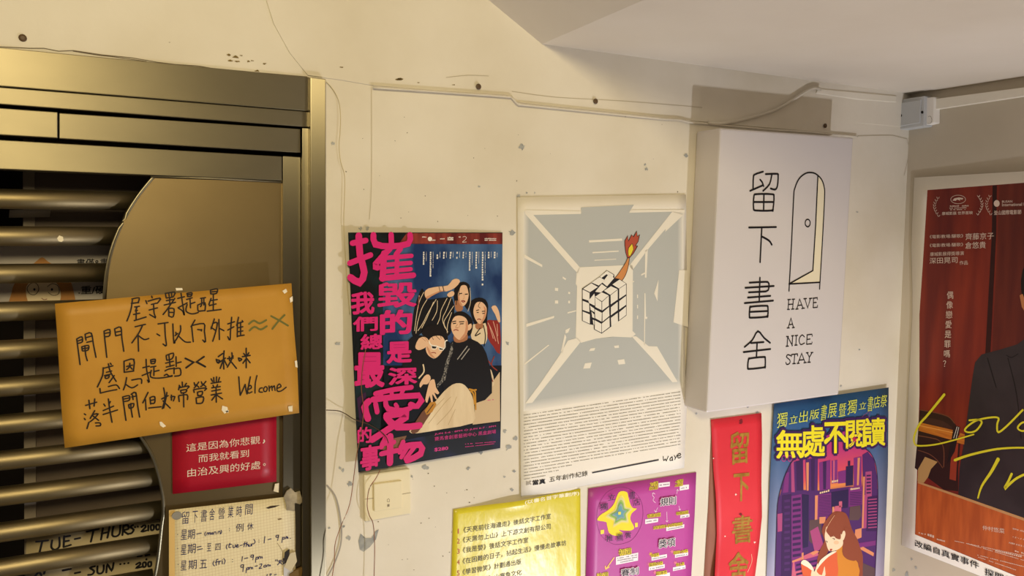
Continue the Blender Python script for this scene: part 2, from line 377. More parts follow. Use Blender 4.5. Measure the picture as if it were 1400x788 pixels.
# ------------------------------------------------------------------ door opening: steel frame and the room behind it
door = bpy.data.objects.new('door_1', None); C.objects.link(door); door.location = (-.2, 0, 0); door['kind'] = 'structure'
FO = .004
def spart(name, pts, m, e0, e1, parent, bevel=.0012, pl=W):
    mb = MB(); mb.slab(pl, pts, m, e0, e1); return obj(name, mb, parent, bevel=bevel)
spart('header', P('-330 33 423.5 105.5 423.5 152 -330 91'), M_steel, -.04, FO, door)
spart('transom', P('-330 93 423.5 153 423.5 174 -330 118'), M_steel, -.04, FO - .004, door)
spart('track_cover', P('-330 124 79.2 153.5 79.2 189 -330 166'), M_steel, -.05, -.006, door)
spart('track_cover', P('80.4 154.5 411 176.5 411 209 80.4 189.5'), M_steel, -.05, -.006, door)
spart('jamb', P('424.5 105.5 445.5 108 446.4 1700 426.2 1700'), M_steelv, -.06, .012, door)
spart('inner_jamb', P('413.2 174.5 423.6 175 424.5 1700 413.8 1700'), M_steelv, -.07, -.004, door)
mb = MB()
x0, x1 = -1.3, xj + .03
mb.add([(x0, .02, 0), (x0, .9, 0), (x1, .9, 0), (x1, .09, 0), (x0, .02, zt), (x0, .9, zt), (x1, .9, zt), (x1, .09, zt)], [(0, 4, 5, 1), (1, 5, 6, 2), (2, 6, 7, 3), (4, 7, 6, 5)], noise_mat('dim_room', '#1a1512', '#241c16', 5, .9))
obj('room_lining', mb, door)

# ------------------------------------------------------------------ metal gate
GP = Pl('W', 0)
gx = W.pt(400, 400, -.012)[0]
gate = thing('metal_gate', (gx, .02, .02), 'stainless steel gate with horizontal tube bars and a curved plate, left of the posters', 'gate')
spart('top_rail', P('-330 172 385.8 214 385.8 247 -330 218'), M_steel, -.052, -.014, gate)
spart('stile', P('386.8 213 411 214.5 412.2 1650 386.8 1650'), M_steelv, -.052, -.014, gate)
arc = P('210 241 185 273 163.5 312 149 355 143 405 144 450 151 500 165 550 193.6 598.6 210 628 221 668 223.5 699 221 720 212 788 190 850')
arcs = smooth(arc, 5)
mb = MB(); mb.slab(W, arcs + [(386.5, 850), (386.5, 242)][0:1] + [(386.5, 246)], M_plate, -.026, -.020)
plate_ = obj('curved_plate', mb, gate)
mb = MB(); mb.tube([W.pt(x, y, -.020) for x, y in smooth(arc, 6)], 0.0028, M_steelv, 10); obj('plate_rim', mb, plate_)
mb = MB(); mb.tube([W.pt(x, y, -.018) for x, y in ((206, 241.5), (300, 244.5), (386, 249))], .0016, M_steelv, 6); obj('weld_bead', mb, plate_)
ys = (271.5, 323, 375, 426.5, 478.5, 529.5, 580.5, 630, 679, 728.5, 778, 828)
for y in ys:
    p = W.pt(0, y, -.042); xe = W.pt(arcs[min(range(len(arcs)), key=lambda i: abs(arcs[i][1] - y))][0] + 12, y, -.042)[0]
    mb = MB(); mb.tube([(-.95 + i * (xe + .95) / 6, .042, p.z + .0006 * math.sin(i * 2 + y)) for i in range(7)], .0145, M_bar, 20); obj('bar', mb, gate)
mb = MB()
for q in ('78 326 81 322 86 324 87 329 84 331 80 330',): mb.poly(Pl('W', -.0185), P(q), ink('#e8ddc0', .6), .0004)
obj('paint_fleck', mb, gate)

# board and papers behind the bars
BD = Pl('W', -.12)
board = thing('door_board', BD.pt(130, 800), 'brown board standing behind the gate bars', 'board')
mb = MB(); mb.slab(BD, P('33 150 230 150 230 900 36 900'), noise_mat('brown_board', '#5c5044', '#6c5e50', 4, .6), -.02, 0); obj('panel', mb, board)
mb = MB(); mb.slab(BD, P('31 150 47 150 50 900 34 900'), noise_mat('pale_edge', '#7d7263', '#8d8170', 6, .6), -.02, .004); obj('edge_strip', mb, board)
BP = Pl('W', -.11)
t_ = thing('printed_paper', BP.pt(70, 420), 'white printed paper with a cartoon girl, behind the upper gate bars', 'paper')
mb = MB(); mb.sheet(BP, P('-30 338 -30 430'), P('165 334 170 440'), ink('#b8b0a8', .6), 4, 4); obj('sheet', mb, t_)
mb = MB(); mb.poly(BP, P('17 430 16 400 22 385 36 370 50 357 58 352 66 358 82 368 95 382 101 400 103 416 98 432'), ink('#b07a3c'), .0004, 3)
mb.poly(BP, P('36 392 46 384 60 382 74 385 82 395 82 412 70 421 50 421 38 412'), ink('#e0cda8'), .0008, 3)
for x in (47, 71): mb.ellipse(BP, x, 396, 1.6, 1.8, ink('#2a201c'), .0012, 10)
mb.stroke(BP, P('37 395 42 388 50 388 53 396 48 403 41 402 37 395'), .8, ink('#3a2a20'), .0012); mb.stroke(BP, P('65 392 72 388 80 392 80 402 72 404 66 400'), .8, ink('#3a2a20'), .0012); mb.stroke(BP, P('57 408 60 410 64 409'), .9, ink('#7a3a2c'), .0012)
obj('cartoon_print', mb, t_)
mb = MB(); mb.box(BP, '書僅&書冷', 105, 354, 160, 366, M_black, .0004, .02, -.02); mb.box(BP, '.重/硬物', 107, 391, 160, 403, M_black, .0004, .02, -.02); obj('lettering', mb, t_)
t_ = thing('paper_strip', BP.pt(40, 298), 'pale paper strip behind the gate, between its two topmost bars', 'paper')
mb = MB(); mb.sheet(BP, P('13 287 12 298'), P('70 286 68 297'), ink('#a39a8c', .6), 3, 2); obj('sheet', mb, t_)
BC = Pl('W', -.105)
t_ = thing('cardboard_hours_sign', BC.pt(130, 800), 'cardboard sign with marker opening days, behind the lowest gate bars', 'sign')
mb = MB(); mb.sheet(BC, P('36 738 33 860'), P('240 708 240 850'), noise_mat('cream_card', '#b3a27c', '#c2b28c', 8, .6), 4, 4, .003); obj('card', mb, t_)
mb = MB()
mb.strokes(BC, '135 660 180 655/158 658 148 700/195 655 192 680 205 690 222 678 222 645/240 640 238 680/240 642 262 638/238 660 258 656/238 680 265 672/280 650 300 646/325 622 370 612/350 618 340 660/385 610 378 652/410 605 402 645/380 630 405 624/425 600 420 635 435 640 448 628 450 598/462 600 458 635/462 600 478 598 480 612 462 618 480 632/498 598 488 605 500 615 492 628 478 630/505 605 506 606/515 603 516 604/530 605 540 598 545 605 530 622 548 618/555 600 555 618/565 600 575 598 575 614 566 616 565 600/585 598 596 598 596 612 586 614 585 598', 0, 500, 2.7375, 2.6, M_black, .0004)
mb.strokes(BC, '130 790 145 775 155 785/165 780 170 765 185 762/235 768 265 762/280 778 300 774/355 752 338 758 352 770 345 782 330 784/365 752 365 776 380 778 388 765 388 748/398 775 402 745 418 768 425 740/450 744 451 744/465 742 466 742/480 740 481 740/510 745 522 738 525 745 510 758 530 754/535 740 545 738 545 752 536 754 535 740/555 738 565 736 565 750 556 752 555 738/515 715 530 712/545 712 560 708/548 725 548 727', 0, 500, 2.7375, 2.6, M_black, .0004)
obj('marker_lettering', mb, t_)

# ------------------------------------------------------------------ yellow handwritten notice
NP = Pl('W', lambda a, b: .012)
NT = [(75, 415.5), (398.5, 387.5), (409, 565), (88.5, 613)]
t_ = thing('handwritten_notice', NP.pt(245, 590), 'large ochre paper notice handwritten in black, taped across the gate', 'notice')
M_kraft = noise_mat('ochre_paper', '#b8842a', '#c49034', 9, .5, .12, 14, bdist=.0015)
mb = MB(); mb.sheet(NP, [NT[0], (79, 470), (84, 560), NT[3]], [NT[1], (402, 450), (406.5, 500), NT[2]], M_kraft, 14, 10, .0006); obj('sheet', mb, t_)
mb = MB(); mk = ink('#221a14', .5)
A_ = (60, 380, 6.567); B_ = (230, 380, 6.568); C_ = (70, 480, 5.626); D_ = (230, 480, 5.626)
mb.strokes(NP, '790 190 855 180 845 225/785 230 850 222/795 190 785 270 765 340 745 388/815 262 858 256/838 262 822 300 840 292/830 270 828 380/805 330 860 318/812 385 918 352/968 165 972 180/915 205 925 232/935 210 1043 182 1030 215 1015 230/965 240 1010 228/945 290 1020 270/985 240 990 320 1003 358 950 330/1090 140 1098 180/1095 140 1175 128 1165 165/1120 135 1125 165/1145 133 1148 165/1100 182 1160 172/1100 205 1160 195/1080 245 1182 220/1130 185 1130 240/1175 185 1110 280 1070 330/1120 275 1122 345/1122 275 1168 280 1160 350 1125 345/1125 310 1160 312', *A_, 1.9, mk, .0006)
mb.strokes(NP, '85 185 145 170/115 140 130 240 145 338 130 300 88 270/88 270 170 225/168 142 175 165/168 140 212 135 205 165 172 168/172 152 205 150/165 195 215 180/195 185 200 270/200 235 240 220/170 240 160 300 215 325 270 312/290 185 335 178/265 245 268 295 290 300/265 245 330 225 330 295/300 190 300 240 290 260/320 190 320 245/275 300 330 295/378 112 382 145/378 112 440 100 432 140 385 145/382 128 432 122/385 185 365 240/380 205 440 195/370 250 430 235/405 150 405 290/350 300 475 285', *B_, 1.9, mk, .0006)
mb.strokes(NP, '295 550 325 780/295 550 340 530 345 575 305 590/300 570 342 555/370 510 378 560/370 508 425 498 445 600 468 715/385 580 428 570/372 540 425 525/340 620 345 655/340 620 400 608 395 650 348 658/345 638 395 630/368 610 375 690 390 745/540 480 550 580 565 715/540 480 590 465 590 520 550 530/545 500 590 492/635 460 645 520/635 460 690 445 700 540 718 660/640 490 690 480/645 522 695 510/820 440 912 418/885 430 850 500 790 585/845 505 850 660/850 520 900 555 942 545/1025 415 1115 402/1085 405 1090 520 1100 610 1070 595/1015 505 1040 520', *A_, 1.9, mk, .0006)
mb.strokes(NP, '42 415 45 500 52 590 65 560/62 520 85 500/68 490 72 510/110 430 110 480 70 560/95 525 150 575 200 578/240 380 205 440/210 430 225 575/210 430 320 412 325 480 335 575 310 560/265 465 300 470/300 465 298 478/415 370 385 460/400 410 440 405 425 490 400 570/385 445 420 470/455 375 460 555/460 455 500 475/535 415 595 395/570 355 560 470 555 560 535 530/535 470 590 440/632 355 615 430/622 405 620 530/625 410 672 395/665 385 668 395/625 450 670 440/625 485 670 478/622 525 682 515/650 400 650 520', *B_, 1.9, mk, .0006)
mb.strokes(NP, '400 130 395 190 355 278/400 135 475 115/455 95 462 105/425 165 465 155/410 190 455 180/415 195 418 212 440 208 445 190 416 195/440 100 455 160 500 235/485 190 445 245/375 290 378 325/378 325 440 310 505 298/440 275 500 262 525 290/560 80 562 165/560 80 635 65 632 155/562 165 635 155/580 120 625 110/605 95 600 125 580 145/605 120 622 140/580 205 570 260 555 300/570 255 620 285 665 262/620 225 690 215 695 250/705 130 755 118/730 65 735 150 755 240 740 225/700 190 760 165/765 75 768 95/765 70 800 65 795 95 770 98/768 83 796 79/765 125 805 118/790 120 790 190/790 160 830 150/770 150 765 200 830 210 930 195/885 40 888 70/885 35 940 18 930 60 890 72/905 30 915 120/880 95 940 80/885 125 945 110/875 155 905 140 950 135/870 190 890 180 905 195 930 190/960 45 962 120/962 95 1000 85/945 130 945 175/945 140 990 135 995 185 950 195', *C_, 1.9, mk, .0006)
mb.strokes(NP, '132 58 195 88 138 130/275 45 218 85 285 122', *D_, 2.6, mk, .0006, 0)
mb.strokes(NP, '370 65 378 90 395 75 372 68/420 20 385 45/385 95 440 55/430 0 425 70 428 140/425 65 400 135/428 65 450 110/470 45 472 75/500 40 480 60/490 15 490 60 455 125/485 85 525 135/455 60 500 55/540 55 548 78 565 65 545 55/570 45 630 35/600 -20 600 130/580 20 590 32/620 15 610 30/600 60 575 95/605 60 630 92', *D_, 2.0, mk, .0006)
mb.strokes(NP, '265 420 350 395/290 380 298 445/335 370 330 425/255 485 265 492/255 520 262 530/275 598 290 550/335 460 300 520/320 490 360 485 325 525 300 545/320 500 365 535/340 555 375 555 378 575 345 578/405 410 415 425/455 390 445 410/400 460 480 425/400 490 510 455/440 370 450 450 468 550/550 355 575 535/550 355 600 345 600 380 560 390/555 372 598 362/625 340 630 375/615 335 650 322 665 420 680 510/620 355 650 348/595 415 600 440/595 415 635 405 628 435 602 442/612 405 615 450 625 510/745 320 705 400/725 375 730 455/760 360 765 410/760 360 795 352 795 400 768 405/765 382 795 375/750 440 845 430/865 285 875 360 855 445/850 370 900 345/890 320 880 380 865 440/860 385 915 440/925 340 925 380/920 355 950 352 940 385', *C_, 1.9, mk, .0006)
mb.strokes(NP, '108 240 110 270/85 265 95 280/140 250 128 268/80 300 85 275/82 285 158 270 148 290/95 305 100 325/95 305 140 298 135 318 102 325/80 350 85 390/82 345 145 338 148 375/118 325 120 432/200 245 205 265/235 240 215 270 200 285/215 260 235 280/255 238 260 255/290 235 265 265 250 275/265 255 290 275/200 320 195 300/198 298 290 285 280 305/225 320 228 345/225 318 262 312 258 340 230 345/215 365 218 405/215 362 270 355 262 400 220 405/350 205 352 240/372 200 370 238/330 215 340 235/395 205 385 235/330 250 405 238/345 265 350 280/380 260 372 275/335 285 400 275/335 310 400 298/330 340 410 325/368 280 370 395/365 340 335 380/372 340 418 370', *D_, 1.9, mk, .0006)
mb.strokes(NP, '543 200 548 270 554 342/554 342 572 305 592 258/592 258 598 300 606 332/606 332 618 270 632 200', *D_, 1.9, mk, .0006, 0)
mb.strokes(NP, '610 300 640 285 632 265 612 285 615 325 645 315/683 190 670 250 668 325/725 285 705 290 700 315 725 318/750 275 735 290 738 312 755 310 762 288 750 275/775 270 778 310/778 290 795 272 800 305/800 285 815 270 822 305/835 290 868 275 855 255 838 275 840 310 870 308 908 280', *D_, 1.7, mk, .0006)
obj('black_handwriting', mb, t_)
mb = MB(); mb.strokes(NP, '725 415 770 385 820 410 880 380/730 475 775 440 830 465 885 435/925 345 1000 385 1075 430/1045 335 990 390 935 460', *B_, 2.6, ink('#6b6a30'), .0006)
obj('green_marks', mb, t_, label='faded olive wave and cross marks')
M_tape = noise_mat('clear_tape', '#e8dcc0', '#f6ecd6', 40, .15, .3, 80, spec=.6)
for q in ('386 398 391 395 393 399 389 402', '396 408 400 405 400.5 412 397 414', '403 494 406 493 407 503 404 502', '304 555 311 557 312 563 307 566 303 561', '218 577 221 577 227 583 223 585 219 582', '240 394 249 394 250 397 241 397.5', '308 563 313 561 312 565', '394 556 400 555 400 563 395 563'):
    mb = MB(); mb.slab(NP, P(q), M_tape, .0003, .0012); obj('tape', mb, t_)

# ------------------------------------------------------------------ red sticker
SP = Pl('W', -.018)
t_ = thing('red_sticker', SP.pt(307, 676), 'red sticker with three lines of white text, below the ochre notice', 'sticker')
mb = MB(); mb.sheet(SP, P('235 560 236 676'), P('378 560 378 659'), noise_mat('red_vinyl', '#a30f26', '#ad152c', 6, .4, .04, 30), 6, 5); obj('sheet', mb, t_)
mb = MB(); mw = ink('#e6d6c4')
mb.box(SP, '這是因為你悲觀', 254, 607, 356, 619, mw, .0004, .0, -.115, em=True); mb.stroke(SP, P('361 602 361.5 604 360 606'), 1.6, mw, .0004)
mb.box(SP, '而我就看到', 270.5, 622, 341.5, 633.5, mw, .0004, .0, -.115, em=True)
mb.box(SP, '由治及興的好處', 254.5, 641, 356.5, 653.5, mw, .0004, .0, -.115, em=True); mb.stroke(SP, P('361.5 634 363 635.5 361.5 637 360 635.5 361.5 634'), .7, mw, .0004)
obj('white_lettering', mb, t_)
mb = MB(); mb.slab(SP, P('376 662 381.5 661 381 674 374 672'), M_tape, .0002, .0008); obj('tape', mb, t_)

# ------------------------------------------------------------------ opening hours sheet
HP = Pl('W', -.0122)
hz = HP.pt(300, 700).z
t_ = thing('opening_hours_sheet', HP.pt(310, 900), 'cream squared paper with opening hours in blue handwriting, under the red sticker', 'notice')
m = bpy.data.materials.new('squared_paper'); m.use_nodes = True; N, L = nodes(m); b = N['Principled BSDF']; b.inputs['Roughness'].default_value = .6
g = N.new('ShaderNodeNewGeometry'); mp = N.new('ShaderNodeMapping'); mp.inputs['Scale'].default_value = (1, 0, 1); mp.inputs['Rotation'].default_value = (0, .03, 0); L.new(g.outputs['Position'], mp.inputs[0])
bk = N.new('ShaderNodeTexBrick'); bk.offset = 0; bk.inputs['Scale'].default_value = 100; bk.inputs['Brick Width'].default_value = .5; bk.inputs['Row Height'].default_value = .5; bk.inputs['Mortar Size'].default_value = .025
mp2 = N.new('ShaderNodeMapping'); mp2.inputs['Rotation'].default_value = (math.pi / 2, 0, 0); L.new(mp.outputs[0], mp2.inputs[0]); L.new(mp2.outputs[0], bk.inputs['Vector'])
bk.inputs['Color1'].default_value = rgb('#e9dcb6'); bk.inputs['Color2'].default_value = rgb('#e9dcb6'); bk.inputs['Mortar'].default_value = rgb('#d3bf92'); L.new(bk.outputs[0], b.inputs['Base Color'])
mb = MB(); mb.sheet(HP, P('231 698 231 930'), P('389 680 404 700 404 915'), m, 8, 10, .0006); obj('sheet', mb, t_)
mb = MB(); mb.poly(HP, P('231 698.5 239 697.5 239 928 231 930'), ink('#d9b774', .5), .0003); obj('masking_tape', mb, t_, label='yellowed tape strip')
mb = MB(); mbl = ink('#22265c', .5); H_ = (220, 680, 7.0)
def hbox(tx, x0, y0, x1, y1, sl=-.13, lean=8, bold=-.006):
    mb.box(HP, tx, 220 + x0 / 7, 680 + y0 / 7, 220 + x1 / 7, 680 + y1 / 7, mbl, .0005, bold, sl, 2, False, lean / 7)
for i, ch in enumerate('留下書舍營業時間'):
    x = (198, 300, 378, 462, 548, 640, 722, 806)[i]; hbox(ch, x, (140, 135, 122, 112, 102, 88, 86, 72)[i], x + (70, 50, 62, 52, 60, 52, 52, 70)[i], (262, 250, 240, 224, 212, 200, 192, 172)[i], -.1, 4, -.002)
for ch, x0, y0, x1, y1 in (('星', 190, 315, 248, 412), ('期', 255, 312, 325, 405), ('例', 716, 258, 790, 335), ('休', 825, 250, 885, 318), ('星', 190, 458, 245, 555), ('期', 255, 450, 332, 545), ('至', 440, 445, 480, 520), ('四', 520, 448, 570, 512), ('星', 188, 612, 245, 705), ('期', 262, 605, 342, 695), ('五', 370, 605, 440, 685)):
    hbox(ch, x0, y0, x1, y1, -.1, 3, .0)
mb.strokes(HP, '343 355 388 345/428 335 420 350 425 372/575 318 582 335 572 352/440 365 442 342/442 350 455 342 458 362/458 350 470 340 474 360/482 350 490 340 496 348 490 358 482 350/505 358 508 338 525 335 528 355/545 350 550 330 565 330 568 352/656 300 657 301/656 322 657 323/345 480 385 472/350 505 398 495/635 455 625 475 632 498/660 440 650 480 668 482/648 458 675 452/690 460 692 485 710 478 712 455/720 475 740 462 732 455 722 470 728 482 748 474/758 465 778 460/805 430 795 475/790 450 815 445/825 432 815 475/818 462 832 452 836 472/845 455 845 472 862 466 862 450/868 470 872 450 882 448/890 405 902 430 888 450/938 412 939 413/938 432 939 433/995 378 988 440/1025 408 1055 400/1125 365 1105 368 1103 385 1122 382 1128 362 1118 415/1165 385 1158 435/1165 390 1182 385 1182 402 1165 405/1195 400 1198 382 1206 380 1208 398/1212 382 1218 395/1238 395 1240 396', *H_, 1.1, mbl, .0005)
mb.strokes(HP, '508 612 498 640 512 660/548 595 532 605 530 655/520 625 550 618/558 612 555 645/558 622 575 612/588 610 588 640/588 598 589 599/602 590 615 610 605 640/685 598 686 599/685 620 686 621/780 570 775 615/800 590 832 582/885 555 865 558 862 575 882 572 888 552 880 600/910 580 905 625/910 582 930 575 928 592 910 596/935 590 940 572 952 572 955 588/955 578 968 572 970 586/790 648 768 652 766 672 788 668 792 645 784 715/820 680 815 725/820 682 840 675 838 692 820 696/845 692 850 674 862 674 865 690/865 680 876 674 878 688/900 665 925 658/945 645 965 640 960 660 940 685 965 680/985 672 990 655 1005 652 1005 668 985 672/1015 668 1020 650 1032 650 1034 665/1034 655 1046 650 1048 662/165 645 166 646/160 492 161 493/160 358 161 359', *H_, 1.1, mbl, .0005)
mb.strokes(HP, '1100 600 1096 612/1115 600 1112 612/1120 615 1160 605/1130 625 1165 618/1140 605 1135 630 1115 650/1140 630 1165 645/1170 590 1172 640/1170 592 1205 585 1205 635/1175 612 1200 608/1018 740 1014 760/1040 742 1056 735 1050 750 1038 762/1085 745 1105 740', *H_, 1.1, mbl, .0005)
obj('blue_handwriting', mb, t_)
mb = MB(); c = HP.pt(241.5, 704.5)
mb.add([(c.x + .0075 * math.cos(t * math.pi / 10), c.y - .0006 - q, c.z + .0062 * math.sin(t * math.pi / 10)) for q, r in ((0, 1), (.003, 1)) for t in range(20)], [tuple(range(19, -1, -1)), tuple(range(20, 40))] + [(i, (i + 1) % 20, 20 + (i + 1) % 20, 20 + i) for i in range(20)], ink('#8f8c84', .4)); obj('round_magnet', mb, t_)
rn = random.Random(11)
mb = MB()
mb.poly(HP, P('363 695 370 692 383 691 376 694 367 696'), ink('#3a2a1c'), .0006)
mb.poly(HP, P('379 710 384 709 386 710 381 711.5'), ink('#7a6445'), .0006)
mb.stroke(HP, P('379 743 386 754 386.5 765'), .6, ink('#8d7a58'), .0006); obj('tear_marks', mb, t_)
mb = MB()
for q, z in (('388 680 392 672 398 668 404 674 410 672 414 686 410 690 404 688 399 694 392 692', .003), ('391 692 403 690 403 699 392 698', .002)):
    mb.slab(HP, P(q), noise_mat('crumpled_tape', '#b7a98c', '#8f8470', 60, .4, .8, 60), .0008, .0008 + z)
obj('crumpled_tape', mb, t_)
mb = MB()
for q, c_, z in (('397 757 404 755 406 768 398 782 389 776 392 768', '#cfc3a4', .005), ('388 768 392 764 401 781 397 788 388 788', '#c9c8cc', .003), ('396 786 405 780 414 776 412 790 396 792', '#6d5324', .006), ('390 756 396 752 394 768 388 772', '#2a241e', .004)):
    mb.slab(HP, P(q), ink(c_, .6), .0008, z)
obj('torn_flap', mb, t_)

# ------------------------------------------------------------------ pink performance poster
def tilt(a0, b0, c, p, q): return lambda a, b: c + p * (a - a0) + q * (b - b0)
q0 = W.pt(476, 318); q1 = W.pt(687, 318); q2 = W.pt(490, 646)
PP = Pl('W', tilt(q1.x, q1.z, .003, -.022, -.024))
t_ = thing('performance_poster', PP.pt(588, 630), 'dark poster with big pink brush title and four performers, above the light switch', 'poster')
LE = P('476 318 482 470 487 580 490 646'); RE = P('687 318 686 460 685 570 684 613')
mb = MB(); mb.sheet(PP, LE, RE, ink('#0f1316', .35, .15), 10, 12, .0004); obj('sheet', mb, t_)
e = .0003
mb = MB(); zz1 = W.pt(600, 335).z; zz0 = W.pt(600, 500).z
m = noise_mat('blue_painted_print', '#17305e', '#5f86b4', 9, .35, 0, 20, lo=.38, hi=.78, stretch=(1.5, 1, .8)); m.node_tree.nodes['Principled BSDF'].inputs['Coat Weight'].default_value = .15
mb.poly(PP, P('523 333 687 334 685.5 500 524 500'), m, e)
mb.poly(PP, P('556 319 687 319 687 334 545 334'), noise_mat('red_band_print', '#5a1c1e', '#8c3a30', 26, .35, 0, lo=.4, hi=.6, stretch=(2, 1, .3)), e)
mb.poly(PP, P('477 318 556 319 545 334 523 334 523 480 531 640 490 645'), noise_mat('dark_green_print', '#0c1214', '#163034', 16, .35, 0, lo=.45, hi=.7), e)
mb.poly(PP, P('523 500 686 500 684 588 520 606'), ink('#10131c', .35), e)
mb.poly(PP, P('512 610 684 577 684 613 490 645 490 615'), noise_mat('navy_footer_print', '#161a22', '#242a52', 14, .35, 0, lo=.5, hi=.7), e * 1.4)
mb.poly(PP, P('520 603 556 596 548 615 523 616'), ink('#7d5a44', .35), e * 1.8); mb.poly(PP, P('488 545 500 536 502 560 492 580'), ink('#3a1c3c', .35), e * 1.6)
obj('printed_backdrop', mb, t_)
F3 = (550, 360, 5.629); F4 = (550, 480, 5.25)
sk = ink('#e2b994', .4); skd = ink('#a8704c', .4); cheek = ink('#c98f6a', .4); hr = ink('#16100e', .4); bk_ = ink('#131114', .4); crm = ink('#dcc7a4', .4)
mb = MB()    # woman in the striped robe
mb.poly(PP, P('150 195 120 260 90 360 80 440 72 540 100 575 170 520 240 500 330 560 372 540 392 450 402 330 370 250 340 262 270 270 190 280 170 220', *F3), bk_, e * 2, 2)
for q in ('165 225 130 300 110 400 95 520', '190 280 150 350 120 450 105 540', '260 280 200 380 160 460 120 520', '270 290 265 370 230 440', '345 270 300 360 290 420 270 470', '375 270 340 360 310 430 330 500', '395 330 350 400 320 460 350 530', '130 250 125 330', '240 300 190 420 150 500', '380 380 350 470 345 540'):
    mb.stroke(PP, P(q, *F3), .9, crm, e * 2.4)
mb.stroke(PP, P('130 260 125 330 120 360', *F3), .8, ink('#a8332c'), e * 2.5)
mb.poly(PP, P('395 260 402 190 425 160 470 142 515 165 524 220 520 300 500 360 480 330 440 330 410 330', *F3), hr, e * 2.6, 2)
mb.poly(PP, P('405 290 450 300 468 350 440 375 410 360', *F3), skd, e * 2.8, 2)
mb.poly(PP, P('432 215 446 180 475 168 500 180 512 215 508 268 492 310 466 332 440 312 428 265', *F3), sk, e * 3, 3)
mb.poly(PP, P('172 225 200 195 280 180 350 172 385 130 420 120 445 140 405 190 340 218 290 216 225 248 195 275 178 262', *F3), sk, e * 3.2, 2)
mb.stroke(PP, P('312 180 320 215', *F3), 1.2, bk_, e * 3.5); mb.stroke(PP, P('282 182 290 215', *F3), .8, bk_, e * 3.5)
mb.poly(PP, P('345 240 380 215 400 225 395 250 360 262', *F3), sk, e * 3, 2)
for q, wd in (('445 170 425 240 415 320', 1.1), ('470 160 500 180 515 250 512 310', 1.1), ('455 165 440 200 436 250', .8)): mb.stroke(PP, P(q, *F3), wd, hr, e * 3.6)
for q in ('440 236 458 232', '484 240 502 238', '456 292 468 288 482 294 468 300 456 292'): mb.stroke(PP, P(q, *F3), 1.3 if '292' not in q else 1.2, hr if '292' not in q else ink('#8a2c28'), e * 3.6)
mb.stroke(PP, P('520 190 525 300 505 370', *F3), .7, crm, e * 3.6)
mb.poly(PP, P('434 240 445 290 466 330 440 312 428 265', *F3), cheek, e * 3.3, 2); mb.stroke(PP, P('474 240 476 268 468 274', *F3), .6, cheek, e * 3.4)
mb.poly(PP, P('180 262 215 245 290 212 340 214 290 222 225 255 195 275', *F3), cheek, e * 3.4, 2)
obj('printed_person', mb, t_)
mb = MB()    # woman at right
mb.poly(PP, P('625 330 648 358 642 412 618 452 600 462 622 420 632 370', *F3), cheek, e * 3.4, 2)
mb.poly(PP, P('640 452 700 440 752 470 752 700 700 640 660 580', *F3), ink('#8c2a24', .4), e * 2, 2)
for q in ('660 460 690 520 720 600', '700 450 720 520 740 620', '670 480 700 580', '730 470 735 560'): mb.stroke(PP, P(q, *F3), .9, ink('#d8a58c'), e * 2.3)
mb.poly(PP, P('516 330 535 285 590 265 640 280 662 330 655 400 650 500 635 610 605 610 600 520 560 480 530 400', *F3), hr, e * 2.6, 2)
mb.poly(PP, P('545 470 600 480 640 460 655 540 640 620 560 615 528 560', *F3), crm, e * 2.8, 2)
mb.poly(PP, P('560 475 615 450 620 500 575 510', *F3), skd, e * 3, 2)
mb.poly(PP, P('552 340 570 305 605 298 635 320 650 355 643 410 620 452 592 468 562 430 548 385', *F3), sk, e * 3.2, 3)
for q in ('570 365 588 360', '615 372 635 370', '575 380 586 380', '618 388 632 386'): mb.stroke(PP, P(q, *F3), 1.2, hr, e * 3.6)
mb.stroke(PP, P('578 434 592 430 606 436', *F3), 1.2, ink('#8a2c28'), e * 3.6); mb.stroke(PP, P('600 300 585 330 600 345', *F3), .7, hr, e * 3.6)
mb.poly(PP, P('685 340 715 325 735 350 748 390 755 450 738 452 715 395', *F3), sk, e * 3, 2)
for q in ('625 480 640 560 630 640', '600 500 560 560 600 540'): mb.stroke(PP, P(q, *F3), 1.4, hr, e * 3.6)
obj('printed_person', mb, t_)
mb = MB()    # man in the centre with the white skirt
mb.poly(PP, P('488 440 504 466 502 530 472 578 440 588 478 540 488 490', *F3), cheek, e * 4.45, 2); mb.stroke(PP, P('446 468 438 492 420 498', *F3), .7, cheek, e * 4.5)
# with the white skirt
mb.poly(PP, P('400 598 440 610 505 580 545 590 620 640 670 780 690 1000 560 1080 380 1080 300 900 330 700 360 630', *F3), bk_, e * 3.9, 2)
mb.poly(PP, P('390 470 392 400 430 372 480 378 530 418 545 470 532 540 505 560 480 470', *F3), hr, e * 4, 2)
mb.poly(PP, P('398 555 480 540 500 545 500 590 440 612 400 602', *F3), skd, e * 4.1, 2)
mb.poly(PP, P('376 470 390 430 412 408 450 405 490 425 505 465 503 530 472 578 434 590 398 556 378 510', *F3), sk, e * 4.3, 3)
mb.poly(PP, P('505 480 530 465 535 495 515 518 502 512', *F3), sk, e * 4.2, 2)
for q in ('385 452 412 446', '440 452 475 450', '392 466 412 462', '445 468 470 466'): mb.stroke(PP, P(q, *F3), 1.3, hr, e * 4.6)
mb.stroke(PP, P('396 518 412 512 430 518', *F3), 1.4, ink('#9a4438'), e * 4.6); mb.stroke(PP, P('425 470 410 495 428 500', *F3), .6, skd, e * 4.6)
mb.poly(PP, P('360 640 390 610 390 680 360 760 330 900 270 960 265 900 320 760', *F3), noise_mat('patterned_scarf', '#2a2826', '#8a857c', 300, .5, 0, lo=.45, hi=.55), e * 4.2)
for q in ('500 640 440 720', '440 720 425 740', '515 660 455 740'): mb.stroke(PP, P(q, *F3), 1.3, ink('#a09a90'), e * 4.4)
